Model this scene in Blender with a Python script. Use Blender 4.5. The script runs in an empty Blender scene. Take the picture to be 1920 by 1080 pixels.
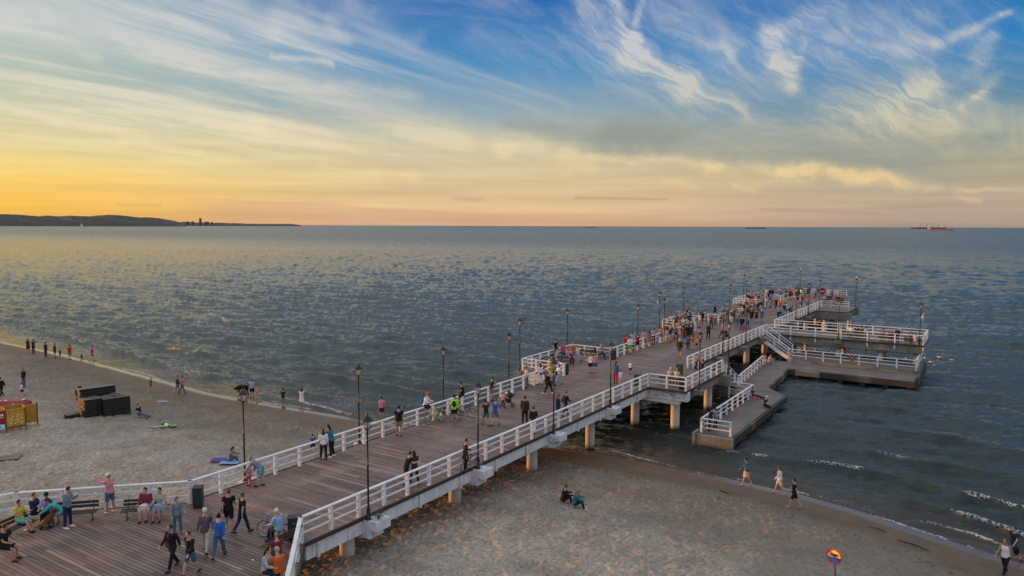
import bpy, bmesh, math, random
import numpy as np
from mathutils import Vector, Matrix, Euler
random.seed(7); RNG = np.random.default_rng(11)
R = math.radians; PI = math.pi
S = bpy.context.scene; COL = S.collection
# ------------------------------------------------------------------ camera
FPX, CAMZ = 1387.0, 16.5                      # focal length in photo pixels, height over the water
PITCH, ROLL, HEAD = math.atan(116.5/FPX), R(0.2), R(33.223)   # world +Y runs out along the pier
fw = Vector((-math.sin(HEAD)*math.cos(PITCH), math.cos(HEAD)*math.cos(PITCH), -math.sin(PITCH)))
r0 = Vector((math.cos(HEAD), math.sin(HEAD), 0)); u0 = r0.cross(fw)
rt = r0*math.cos(ROLL)+u0*math.sin(ROLL); up = u0*math.cos(ROLL)-r0*math.sin(ROLL)
cd = bpy.data.cameras.new('camera'); cam = bpy.data.objects.new('camera', cd); COL.objects.link(cam)
cd.sensor_width = 36; cd.lens = 36*FPX/1920; cd.clip_start = 0.3; cd.clip_end = 120000
m = Matrix((rt, up, -fw)).transposed().to_4x4(); m.translation = (0, 0, CAMZ); cam.matrix_world = m
S.camera = cam
# ------------------------------------------------------------------ exposure
S.view_settings.view_transform = 'Standard'; S.view_settings.look = 'None'
S.view_settings.exposure = 0; S.view_settings.gamma = 1
S.cycles.max_bounces = 6; S.cycles.diffuse_bounces = 3; S.cycles.glossy_bounces = 3
# ------------------------------------------------------------------ sun
SUN_AZ, SUN_EL = R(104), R(4.0)                # azimuth counter-clockwise from +Y
sd = Vector((-math.sin(SUN_AZ)*math.cos(SUN_EL), math.cos(SUN_AZ)*math.cos(SUN_EL), math.sin(SUN_EL)))
sl = bpy.data.lights.new('sun', 'SUN'); sl.energy = 5.0; sl.angle = R(0.6); sl.color = (1, .42, .12)
so = bpy.data.objects.new('sun', sl); COL.objects.link(so)
so.rotation_euler = sd.to_track_quat('Z', 'Y').to_euler()

def lin(c):
    return tuple(((x/255/12.92) if x/255 <= .04045 else ((x/255+.055)/1.055)**2.4) for x in c)

def ray(px, py):
    d = fw*FPX+rt*(px-960)+up*(540-py)
    return d.normalized()

def at(px, py, z=0.0):
    """the point at height z seen in the direction of a photo pixel"""
    d = ray(px, py); t = (z-CAMZ)/d.z
    return (d.x*t, d.y*t)

# ------------------------------------------------------------------ node helpers
class NT:
    def __init__(s, tree): s.t = tree; s.n = tree.nodes; s.l = tree.links
    def node(s, kind, **kw):
        n = s.n.new(kind)
        for k, v in kw.items(): setattr(n, k, v)
        return n
    def put(s, sock, v):
        if isinstance(v, bpy.types.NodeSocket): s.l.new(v, sock)
        elif v is not None:
            try: sock.default_value = v
            except Exception: sock.default_value = (*v, 1)
    def m(s, op, a, b=None, c=None, clamp=False):
        n = s.node('ShaderNodeMath', operation=op, use_clamp=clamp)
        for i, v in enumerate((a, b, c)):
            if v is not None: s.put(n.inputs[i], v)
        return n.outputs[0]
    def mix(s, f, a, b, mode='MIX'):
        n = s.node('ShaderNodeMix', data_type='RGBA', blend_type=mode)
        s.put(n.inputs[0], f); s.put(n.inputs[6], a if isinstance(a, bpy.types.NodeSocket) else (*a[:3], 1))
        s.put(n.inputs[7], b if isinstance(b, bpy.types.NodeSocket) else (*b[:3], 1)); return n.outputs[2]
    def ramp(s, f, stops, interp='LINEAR'):
        n = s.node('ShaderNodeValToRGB'); s.put(n.inputs[0], f); cr = n.color_ramp; cr.interpolation = interp
        while len(cr.elements) < len(stops): cr.elements.new(.5)
        for e, (p, c) in zip(cr.elements, stops):
            e.position = p; e.color = (*c[:3], 1) if hasattr(c, '__len__') else (c, c, c, 1)
        return n.outputs[0]
    def noise(s, vec, scale, detail=4, rough=.55, dist=0, dims='3D', out=0):
        n = s.node('ShaderNodeTexNoise', noise_dimensions=dims)
        if vec is not None: s.put(n.inputs['Vector'], vec)
        s.put(n.inputs['Scale'], scale); s.put(n.inputs['Detail'], detail)
        s.put(n.inputs['Roughness'], rough); s.put(n.inputs['Distortion'], dist); return n.outputs[out]
    def xyz(s, x, y, z=0.0):
        n = s.node('ShaderNodeCombineXYZ')
        for i, v in enumerate((x, y, z)): s.put(n.inputs[i], v)
        return n.outputs[0]
    def sep(s, v):
        n = s.node('ShaderNodeSeparateXYZ'); s.put(n.inputs[0], v); return n.outputs
    def smooth(s, v, lo, hi):
        n = s.node('ShaderNodeMapRange', interpolation_type='SMOOTHSTEP'); s.put(n.inputs[0], v)
        s.put(n.inputs[1], lo); s.put(n.inputs[2], hi); return n.outputs[0]

# ------------------------------------------------------------------ sky (directions only: azimuth from the view heading and elevation, in degrees)
W = bpy.data.worlds.new('World'); S.world = W; W.use_nodes = True
W.node_tree.nodes.clear(); w = NT(W.node_tree)

def stroke_group():
    g = bpy.data.node_groups.new('cirrus_stroke', 'ShaderNodeTree')
    for nm in ('x', 'y', 'ax', 'ay', 'bx', 'by', 'w0', 'w1'):
        g.interface.new_socket(nm, in_out='INPUT', socket_type='NodeSocketFloat')
    g.interface.new_socket('v', in_out='OUTPUT', socket_type='NodeSocketFloat')
    q = NT(g); gi = q.node('NodeGroupInput'); go = q.node('NodeGroupOutput')
    x, y, ax, ay, bx, by, w0, w1 = gi.outputs[:8]
    dx, dy = q.m('SUBTRACT', bx, ax), q.m('SUBTRACT', by, ay)
    px, py = q.m('SUBTRACT', x, ax), q.m('SUBTRACT', y, ay)
    dd = q.m('ADD', q.m('MULTIPLY', dx, dx), q.m('MULTIPLY', dy, dy))
    t = q.m('DIVIDE', q.m('ADD', q.m('MULTIPLY', px, dx), q.m('MULTIPLY', py, dy)), dd, clamp=True)
    ex = q.m('SUBTRACT', px, q.m('MULTIPLY', dx, t)); ey = q.m('SUBTRACT', py, q.m('MULTIPLY', dy, t))
    d2 = q.m('ADD', q.m('MULTIPLY', ex, ex), q.m('MULTIPLY', ey, ey))
    wd = q.m('ADD', w0, q.m('MULTIPLY', q.m('SUBTRACT', w1, w0), t))
    v = q.m('POWER', 2.718, q.m('MULTIPLY', -1.0, q.m('DIVIDE', d2, q.m('MULTIPLY', wd, wd))))
    q.l.new(v, go.inputs[0]); return g
SG = stroke_group()

def ae(px, py):
    d = ray(px, py)
    return (math.degrees(math.atan2(d.x*math.cos(HEAD)+d.y*math.sin(HEAD), -d.x*math.sin(HEAD)+d.y*math.cos(HEAD))),
            math.degrees(math.asin(d.z)))

def build_sky():
    tc = w.node('ShaderNodeTexCoord'); D = tc.outputs['Generated']
    x, y, z = w.sep(D)[:3]
    ch, sh = math.cos(HEAD), math.sin(HEAD)
    lat = w.m('ADD', w.m('MULTIPLY', x, ch), w.m('MULTIPLY', y, sh))
    fwd = w.m('ADD', w.m('MULTIPLY', x, -sh), w.m('MULTIPLY', y, ch))
    az = w.m('MULTIPLY', w.m('ARCTAN2', lat, fwd), 57.2958)
    el = w.m('MULTIPLY', w.m('ARCSINE', z), 57.2958)
    e01 = w.m('DIVIDE', el, 90.0, clamp=True)
    def col(*st): return w.ramp(e01, [(e/90, lin(c)) for e, c in st])
    left = col((0, (238,176,88)), (1.3, (250,196,80)), (3.2, (252,212,112)), (5.2, (222,210,150)), (8.5, (190,200,176)), (12.5, (172,190,186)), (17, (148,176,186)), (21, (184,192,188)), (30, (206,206,198)), (90, (172,176,184)))
    mid = col((0, (220,180,144)), (1.3, (230,194,148)), (3.4, (222,196,154)), (6, (196,192,166)), (8.5, (140,166,182)), (12, (56,138,192)), (17, (0,98,176)), (21, (160,180,190)), (30, (196,202,202)), (90, (166,174,184)))
    right = col((0, (168,150,140)), (1.3, (192,170,148)), (3.4, (186,172,144)), (5.5, (128,148,148)), (8.5, (72,132,168)), (12, (0,124,190)), (17, (0,104,176)), (21, (136,166,182)), (30, (180,192,198)), (90, (160,170,184)))
    fl = w.smooth(az, -38.0, -6.0); fr = w.smooth(az, 0.0, 32.0)
    base = w.mix(fr, w.mix(fl, left, mid), right)
    # glow round the low sun, and the plainer sky behind
    back = col((0, (158,152,166)), (6, (168,168,184)), (20, (164,174,196)), (90, (160,172,196)))
    fb = w.smooth(w.m('ABSOLUTE', w.m('ADD', az, 20.0)), 78.0, 140.0)
    base = w.mix(fb, base, back)
    # cirrus veil lying in long streaks on a plane overhead
    den = w.m('ADD', w.m('MAXIMUM', z, 0.0), .07)
    cx, cy = w.m('DIVIDE', lat, den), w.m('DIVIDE', fwd, den)
    ang = R(34); ca, sa = math.cos(ang), math.sin(ang)
    al = w.m('ADD', w.m('MULTIPLY', cx, sa), w.m('MULTIPLY', cy, ca))
    ac = w.m('SUBTRACT', w.m('MULTIPLY', cx, ca), w.m('MULTIPLY', cy, sa))
    P = w.xyz(w.m('MULTIPLY', al, .27), ac, 0.0)
    v1 = w.noise(P, 1.05, 7, .68, .9)
    v2 = w.noise(w.xyz(w.m('MULTIPLY', al, .07), w.m('MULTIPLY', ac, 2.3), 3.0), 1.2, 5, .6, .5)
    veil = w.m('MULTIPLY', w.smooth(v1, .42, .68), w.m('ADD', .35, w.m('MULTIPLY', w.smooth(v2, .35, .7), .9)))
    soft = w.smooth(w.noise(w.xyz(w.m('MULTIPLY', al, .1), w.m('MULTIPLY', ac, .5), 9.0), .9, 4, .5), .38, .66)
    veil_amt = w.m('MULTIPLY', w.m('ADD', .5, w.m('MULTIPLY', w.m('SUBTRACT', 1.0, w.smooth(az, -30.0, 10.0)), .75)),
                   w.m('MULTIPLY', w.smooth(el, 2.2, 7.0), w.m('SUBTRACT', 1.0, w.smooth(el, 30.0, 60.0))))
    band = w.m('MULTIPLY', w.m('ADD', veil, w.m('MULTIPLY', soft, .6)), veil_amt, clamp=True)
    # named wisps
    A = w.xyz(az, el, 0.0)
    wn = w.noise(A, .42, 5, .6, 0, '2D', 1); wx, wy = w.sep(wn)[:2]
    wn2 = w.noise(A, .13, 2, .5, 0, '2D', 1); vx, vy = w.sep(wn2)[:2]
    X = w.m('ADD', az, w.m('ADD', w.m('MULTIPLY', w.m('SUBTRACT', wx, .5), 1.5), w.m('MULTIPLY', w.m('SUBTRACT', vx, .5), 3.0)))
    Y = w.m('ADD', el, w.m('ADD', w.m('MULTIPLY', w.m('SUBTRACT', wy, .5), 1.1), w.m('MULTIPLY', w.m('SUBTRACT', vy, .5), 1.5)))
    def strokes(lst, X=X, Y=Y):
        tot = None
        for (x0, y0, x1, y1, w0, w1, amp) in lst:
            a, b = ae(x0, y0), ae(x1, y1)
            n = w.node('ShaderNodeGroup'); n.node_tree = SG
            for i, v in enumerate((X, Y, a[0], a[1], b[0], b[1], w0*1.3/24, w1*1.3/24)): w.put(n.inputs[i], v)
            v = w.m('MULTIPLY', n.outputs[0], amp)
            tot = v if tot is None else w.m('ADD', tot, v)
        return tot
    wisps = strokes([
        (1090,10,1205,110,30,22,.50),(1150,0,1190,80,14,12,.7),(1195,95,1290,165,20,24,.95),(1290,165,1405,212,24,13,.85),(1215,0,1203,75,8,8,.6),
        (1240,5,1370,95,16,22,.45),(1370,95,1440,150,22,30,.25),
        (1445,60,1480,120,16,14,.8),(1480,120,1500,165,14,10,.95),(1515,85,1497,160,9,9,.6),(1470,60,1560,30,20,26,.3),
        (1600,205,1690,190,34,42,.55),(1690,190,1750,140,30,16,.8),(1750,140,1765,165,10,8,.4),
        (1580,90,1720,70,30,24,.35),(1780,75,1895,22,9,5,.75),(1650,75,1770,10,26,20,.25),
        (1850,105,1875,62,11,7,.5),(1805,192,1850,172,7,5,.75),(1745,228,1805,212,20,14,.6),
        (1060,60,1190,160,34,26,.22),(1530,110,1600,60,16,20,.3),(1480,60,1530,20,18,14,.3),(1690,95,1760,70,14,10,.35),(1560,215,1640,240,22,30,.3),(1180,130,1260,190,34,30,.25),(1870,150,1850,180,9,7,.5),(900,60,1010,120,20,26,.15),
        (1290,228,1325,232,7,5,.4),(1340,130,1420,140,24,24,.12)])
    left_w = strokes([
        (400,-5,520,45,16,18,.55),(520,45,650,78,14,8,.45),(650,15,770,75,18,12,.4),(535,15,560,35,16,12,.3),(620,40,637,60,12,8,.35),
        (520,104,622,124,5,5,.65),(230,15,400,65,7,4,.35),
        (-20,50,180,105,12,8,.4),(360,218,470,240,6,12,.45),(470,232,720,262,16,10,.5),(560,170,860,255,22,20,.38),
        (620,160,760,185,7,10,.4),(760,255,1000,275,16,12,.5),(960,268,1110,300,16,12,.6),(1050,280,1350,312,7,7,.7),(1330,312,1500,322,10,12,.75),
        (1480,318,1740,342,10,7,.65),(1550,330,1700,345,8,8,.35),(1240,345,1290,350,5,7,.5),(1380,348,1420,352,5,5,.4),
        (1780,358,1820,372,4,4,.4),(1060,330,1070,325,5,4,.3),(1740,346,1920,350,3,3,.4)])
    thin = strokes([(-10,193,110,228,5,6,.9),(110,228,190,248,6,3,.7),(130,226,270,258,2.5,6,.6),(40,254,230,268,5,6,.55),(230,262,380,284,5,2,.6),
        (290,278,370,290,2.5,2,.55),(370,290,500,318,1.6,1.2,.35),(270,258,460,272,6,4,.3),(250,315,700,330,6,10,.28),(600,312,780,330,6,8,.35)], X=w.m('ADD', az, w.m('MULTIPLY', w.m('SUBTRACT', wx, .5), .5)), Y=w.m('ADD', el, w.m('MULTIPLY', w.m('SUBTRACT', wy, .5), .3)))
    fa = R(-32)
    fx = w.m('ADD', w.m('MULTIPLY', X, math.cos(fa)), w.m('MULTIPLY', Y, math.sin(fa)))
    fy = w.m('SUBTRACT', w.m('MULTIPLY', Y, math.cos(fa)), w.m('MULTIPLY', X, math.sin(fa)))
    fib = w.noise(w.xyz(w.m('MULTIPLY', fx, .22), w.m('MULTIPLY', fy, 1.3), 1.0), 1.0, 8, .68, .6)
    fibm = w.m('ADD', .3, w.m('MULTIPLY', w.smooth(fib, .3, .72), .8))
    wis = w.m('MULTIPLY', wisps, fibm, clamp=True)
    lef = w.m('MULTIPLY', left_w, w.m('ADD', .4, w.m('MULTIPLY', w.smooth(v2, .3, .7), .8)), clamp=True)
    # thin grey shreds between the wisps
    haze = w.m('MULTIPLY', w.smooth(fib, .42, .8), w.m('MULTIPLY', w.smooth(az, -8.0, 10.0), .24))
    haze = w.m('MULTIPLY', haze, w.m('MULTIPLY', w.smooth(el, 4.0, 8.0), w.m('SUBTRACT', 1.0, w.smooth(el, 22.0, 40.0))))
    cc_l = w.ramp(e01, [(0, lin((250,205,130))), (4/90, lin((252,228,165))), (8/90, lin((232,222,196))), (13/90, lin((214,214,210))), (1, lin((180,195,215)))])
    cc_r = w.ramp(e01, [(0, lin((232,190,146))), (4/90, lin((240,212,158))), (8/90, lin((206,202,180))), (13/90, lin((202,204,206))), (1, lin((170,190,215)))])
    cc = w.mix(w.smooth(az, -20.0, 15.0), cc_l, cc_r)
    c = w.mix(w.m('MULTIPLY', haze, .8), base, cc)
    c = w.mix(w.m('MULTIPLY', band, .78), c, cc)
    # grey flat cloud and the low dusky banks by the horizon
    flatw = strokes([(960,236,1250,252,10,26,.65),(1150,262,1700,305,22,34,.55),(1500,310,1960,330,26,34,.25)])
    c = w.mix(w.m('MULTIPLY', flatw, .85, clamp=True), c, lin((150,156,150)))
    c = w.mix(w.m('MULTIPLY', lef, .92), c, cc)
    c = w.mix(w.m('MULTIPLY', wis, .95), c, cc)
    c = w.mix(w.m('MULTIPLY', w.m('MULTIPLY', thin, .8, clamp=True), .85), c, cc_l)
    bn = w.noise(w.xyz(w.m('MULTIPLY', az, .10), w.m('MULTIPLY', el, 1.2), 0.0), 1.0, 5, .5)
    edge = w.m('ADD', w.m('SUBTRACT', 1.9, w.m('MULTIPLY', w.smooth(az, -22.0, 2.0), .95)), w.m('MULTIPLY', w.m('SUBTRACT', bn, .5), .8))
    bank = w.m('MULTIPLY', w.m('SUBTRACT', 1.0, w.smooth(w.m('SUBTRACT', el, edge), -.12, .05)), w.m('MULTIPLY', w.smooth(az, -26.0, -18.0), w.m('SUBTRACT', 1.0, w.smooth(az, 4.0, 22.0))))
    c = w.mix(w.m('MULTIPLY', bank, .45), c, lin((208,162,134)))
    dark = strokes([(1080,371,1250,374,2.5,1.5,.6),(1430,392,1650,400,3,2,.5),(220,384,300,385,2,2,.4),(850,372,900,374,3,3,.4)], X=az, Y=el)
    c = w.mix(w.m('MULTIPLY', dark, .6, clamp=True), c, lin((165,135,120)))
    streak = w.m('MULTIPLY', w.m('SUBTRACT', w.noise(w.xyz(w.m('MULTIPLY', az, .06), w.m('MULTIPLY', el, 1.1), 5.0), 1.0, 6, .6), .5), .5)
    low = w.m('SUBTRACT', 1.0, w.smooth(el, 4.0, 9.0))
    c = w.mix(1.0, c, w.xyz(*[w.m('ADD', 1.0, w.m('MULTIPLY', streak, low))]*3), 'MULTIPLY')
    # nothing but dark sea haze under the horizon
    c = w.mix(w.smooth(el, -.6, -.05), lin((60, 72, 84)), c)
    lift = w.m('ADD', w.m('MULTIPLY', w.smooth(el, 18.0, 40.0), .65), w.m('MULTIPLY', fb, .35))  # extra brightness added to the unseen overhead and rear sky to fill the ground
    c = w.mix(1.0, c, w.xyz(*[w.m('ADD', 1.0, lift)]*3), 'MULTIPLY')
    sky = w.node('ShaderNodeTexSky', sky_type='NISHITA', sun_disc=False, sun_elevation=SUN_EL, altitude=0)
    sky.sun_rotation = -SUN_AZ
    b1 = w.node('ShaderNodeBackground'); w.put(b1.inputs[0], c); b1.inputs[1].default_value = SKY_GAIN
    b2 = w.node('ShaderNodeBackground'); w.put(b2.inputs[0], sky.outputs[0]); b2.inputs[1].default_value = .006
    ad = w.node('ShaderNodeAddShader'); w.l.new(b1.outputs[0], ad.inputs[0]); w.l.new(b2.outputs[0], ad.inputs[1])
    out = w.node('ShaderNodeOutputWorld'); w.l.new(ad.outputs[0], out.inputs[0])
SKY_GAIN = .95
build_sky()
W.cycles.sampling_method = 'MANUAL'; W.cycles.sample_map_resolution = 512

# ------------------------------------------------------------------ materials
MATS = {}
def new_mat(name):
    mt = bpy.data.materials.new(name); mt.use_nodes = True; q = NT(mt.node_tree); q.n.clear()
    b = q.node('ShaderNodeBsdfPrincipled'); o = q.node('ShaderNodeOutputMaterial'); q.l.new(b.outputs[0], o.inputs[0])
    MATS[name] = mt; return mt, q, b
def P(b, **k):
    for a, v in k.items(): b.inputs[a.replace('_', ' ')].default_value = v
def simple(name, rgb, rough=.7, metal=0, var=.12, scale=6, bump=0, spec=None):
    mt, q, b = new_mat(name); c = lin(rgb) if max(rgb) > 1 else rgb
    tc = q.node('ShaderNodeTexCoord').outputs['Object']
    n = q.noise(tc, scale, 5, .6)
    q.put(b.inputs['Base Color'], q.mix(q.smooth(n, .3, .7), tuple(v*(1-var) for v in c), tuple(min(1, v*(1+var)) for v in c)))
    P(b, Roughness=rough, Metallic=metal)
    if spec is not None: b.inputs['Specular IOR Level'].default_value = spec
    if bump:
        bn = q.node('ShaderNodeBump'); bn.inputs['Strength'].default_value = bump; bn.inputs['Distance'].default_value = .01
        q.l.new(n, bn.inputs['Height']); q.l.new(bn.outputs[0], b.inputs['Normal'])
    return mt
def tinted(name, rough, var=.12, scale=14, sheen=0):
    """one material whose colour is the object's own colour"""
    mt, q, b = new_mat(name); oi = q.node('ShaderNodeObjectInfo')
    tc = q.node('ShaderNodeTexCoord').outputs['Object']; n = q.smooth(q.noise(tc, scale, 4, .6), .3, .7)
    dark = q.mix(1.0, oi.outputs['Color'], (1-var,)*3, 'MULTIPLY')
    q.put(b.inputs['Base Color'], q.mix(n, dark, oi.outputs['Color'])); P(b, Roughness=rough)
    b.inputs['Specular IOR Level'].default_value = .25
    if name == 'cloth':
        fo = q.noise(q.xyz(*[q.m('MULTIPLY', v, s) for v, s in zip(q.sep(tc)[:3], (9, 9, 4))]), 1.0, 3, .6, 1.2)
        bn = q.node('ShaderNodeBump'); bn.inputs['Strength'].default_value = .9; bn.inputs['Distance'].default_value = .03
        q.l.new(fo, bn.inputs['Height']); q.l.new(bn.outputs[0], b.inputs['Normal'])
    return mt
tinted('cloth', .9, .25, 9); tinted('skin', .6, .06); tinted('hair', .65, .3, 40); tinted('paint', .45, .08)
simple('black_metal', (.012, .014, .014), .45, .3); simple('steel', (.45, .46, .48), .3, .9); simple('rubber', (.012, .012, .013), .8)
simple('dark_wood', (.03, .022, .018), .7, var=.4, scale=12); simple('bin_green', (.015, .024, .024), .6)

def white_paint():
    mt, q, b = new_mat('white_paint'); g = q.node('ShaderNodeNewGeometry').outputs['Position']
    n = q.noise(g, 2.2, 6, .65); n2 = q.noise(g, 23, 4, .6)
    c = q.mix(q.smooth(n, .40, .78), (.66, .67, .685), (.48, .49, .50))
    c = q.mix(q.m('MULTIPLY', q.smooth(n2, .62, .78), .55), c, (.26, .24, .2))
    q.put(b.inputs['Base Color'], c); P(b, Roughness=.5)
    bn = q.node('ShaderNodeBump'); bn.inputs['Strength'].default_value = .25; bn.inputs['Distance'].default_value = .004
    q.l.new(n2, bn.inputs['Height']); q.l.new(bn.outputs[0], b.inputs['Normal'])
white_paint()

def concrete(name, c0, c1, stain):
    mt, q, b = new_mat(name); g = q.node('ShaderNodeNewGeometry').outputs['Position']
    n = q.noise(g, 1.3, 7, .65); x, y, z = q.sep(g)[:3]
    st = q.noise(q.xyz(q.m('MULTIPLY', x, 5), q.m('MULTIPLY', y, 5), q.m('MULTIPLY', z, .7)), 1.0, 5, .6)
    c = q.mix(q.smooth(n, .3, .7), c0, c1); c = q.mix(q.m('MULTIPLY', q.smooth(st, .5, .75), stain), c, (.05, .048, .035))
    c = q.mix(q.smooth(q.m('ADD', z, q.m('MULTIPLY', n, .5)), .75, .2), c, (.035, .036, .022))     # weed and wet near the waterline
    q.put(b.inputs['Base Color'], c); P(b, Roughness=.8)
    bn = q.node('ShaderNodeBump'); bn.inputs['Strength'].default_value = .4; bn.inputs['Distance'].default_value = .01
    q.l.new(q.noise(g, 30, 3, .6), bn.inputs['Height']); q.l.new(bn.outputs[0], b.inputs['Normal'])
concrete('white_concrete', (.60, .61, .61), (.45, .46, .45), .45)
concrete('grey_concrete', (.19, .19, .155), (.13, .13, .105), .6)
concrete('pile_concrete', (.56, .53, .47), (.44, .42, .37), .25)

def planks(name, axis, width, c_a, c_b, c_gap, run=4.1):
    """boards laid side by side; axis = the world axis they follow"""
    mt, q, b = new_mat(name); g = q.node('ShaderNodeNewGeometry').outputs['Position']
    x, y, z = q.sep(g)[:3]; L, T = (x, y) if axis == 'x' else (y, x)
    t = q.m('DIVIDE', T, width); row = q.m('FLOOR', t); fr = q.m('FRACT', t)
    wn = q.node('ShaderNodeTexWhiteNoise', noise_dimensions='1D'); q.put(wn.inputs['W'], row)
    off = q.m('MULTIPLY', wn.outputs['Value'], run); l = q.m('DIVIDE', q.m('ADD', L, off), run)
    seg = q.m('FLOOR', l); fl = q.m('FRACT', l)
    wn2 = q.node('ShaderNodeTexWhiteNoise', noise_dimensions='2D'); q.put(wn2.inputs['Vector'], q.xyz(row, seg)); rv = wn2.outputs['Value']
    gap = q.m('MAXIMUM', q.smooth(q.m('ABSOLUTE', q.m('SUBTRACT', fr, .5)), .38, .46), q.smooth(q.m('ABSOLUTE', q.m('SUBTRACT', fl, .5)), .4975, .4992))
    grain = q.noise(q.xyz(q.m('MULTIPLY', L, 1.2), q.m('MULTIPLY', T, 26), rv), 1.0, 5, .65)
    big = q.noise(g, .35, 4, .6)
    c = q.mix(rv, c_a, c_b)
    c = q.mix(q.m('MULTIPLY', q.smooth(big, .45, .7), .5), c, tuple(v*1.45 for v in c_b))
    c = q.mix(q.m('MULTIPLY', q.smooth(grain, .35, .75), .45), c, tuple(v*.45 for v in c_a))
    spot = q.smooth(q.noise(g, 1.6, 5, .7), .58, .72); c = q.mix(q.m('MULTIPLY', spot, .5), c, (.05, .04, .038))
    worn = q.smooth(q.noise(q.xyz(q.m('MULTIPLY', x, .5), q.m('MULTIPLY', y, .12), 3.0), 1.0, 4, .6), .5, .68); c = q.mix(q.m('MULTIPLY', worn, .35), c, (.30, .23, .20))
    repl = q.m('GREATER_THAN', rv, .93); c = q.mix(q.m('MULTIPLY', repl, .6), c, (.34, .24, .18))
    c = q.mix(gap, c, c_gap); q.put(b.inputs['Base Color'], c)
    P(b, Roughness=.62); b.inputs['Specular IOR Level'].default_value = .35
    h = q.m('ADD', q.m('MULTIPLY', q.m('SUBTRACT', 1.0, gap), 1.0), q.m('ADD', q.m('MULTIPLY', rv, .5), q.m('MULTIPLY', grain, .25)))
    bn = q.node('ShaderNodeBump'); bn.inputs['Strength'].default_value = .9; bn.inputs['Distance'].default_value = .012
    q.l.new(h, bn.inputs['Height']); q.l.new(bn.outputs[0], b.inputs['Normal'])
planks('deck_boards', 'x', .18, (.112, .074, .064), (.235, .158, .132), (.016, .012, .012))
planks('walk_boards', 'x', .16, (.115, .095, .085), (.17, .14, .125), (.02, .016, .014), 3.0)
planks('timber_face', 'x', .3, (.035, .030, .025), (.055, .045, .035), (.008, .007, .006), 2.5)

# ------------------------------------------------------------------ mesh helpers
def link(name, me, parent=None, mat=None, color=None):
    o = bpy.data.objects.new(name, me); COL.objects.link(o)
    if mat is not None and me is not None: me.materials.append(MATS[mat])
    if parent is not None: o.parent = parent
    if color is not None: o.color = (*color, 1)
    return o
def empty(name, loc=(0, 0, 0), rz=0.0):
    o = bpy.data.objects.new(name, None); COL.objects.link(o); o.location = loc; o.rotation_euler = (0, 0, rz)
    o.empty_display_size = .2; return o
def tag(o, label, cat, group=None, kind=None):
    if label: o['label'] = label
    if cat: o['category'] = cat
    if group: o['group'] = group
    if kind: o['kind'] = kind
    return o
def clone(o, loc=None, rz=None, label=None, group=None, parent=None):
    c = o.copy(); COL.objects.link(c)
    if parent is not None: c.parent = parent
    if loc is not None: c.location = loc
    if rz is not None: c.rotation_euler = (0, 0, rz)
    if label: c['label'] = label
    if group: c['group'] = group
    for k in KIDS.get(o.name, []): reg(c, clone(bpy.data.objects[k], parent=c))
    return c
KIDS = {}
def reg(p, c): KIDS.setdefault(p.name, []).append(c.name); return c

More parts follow.
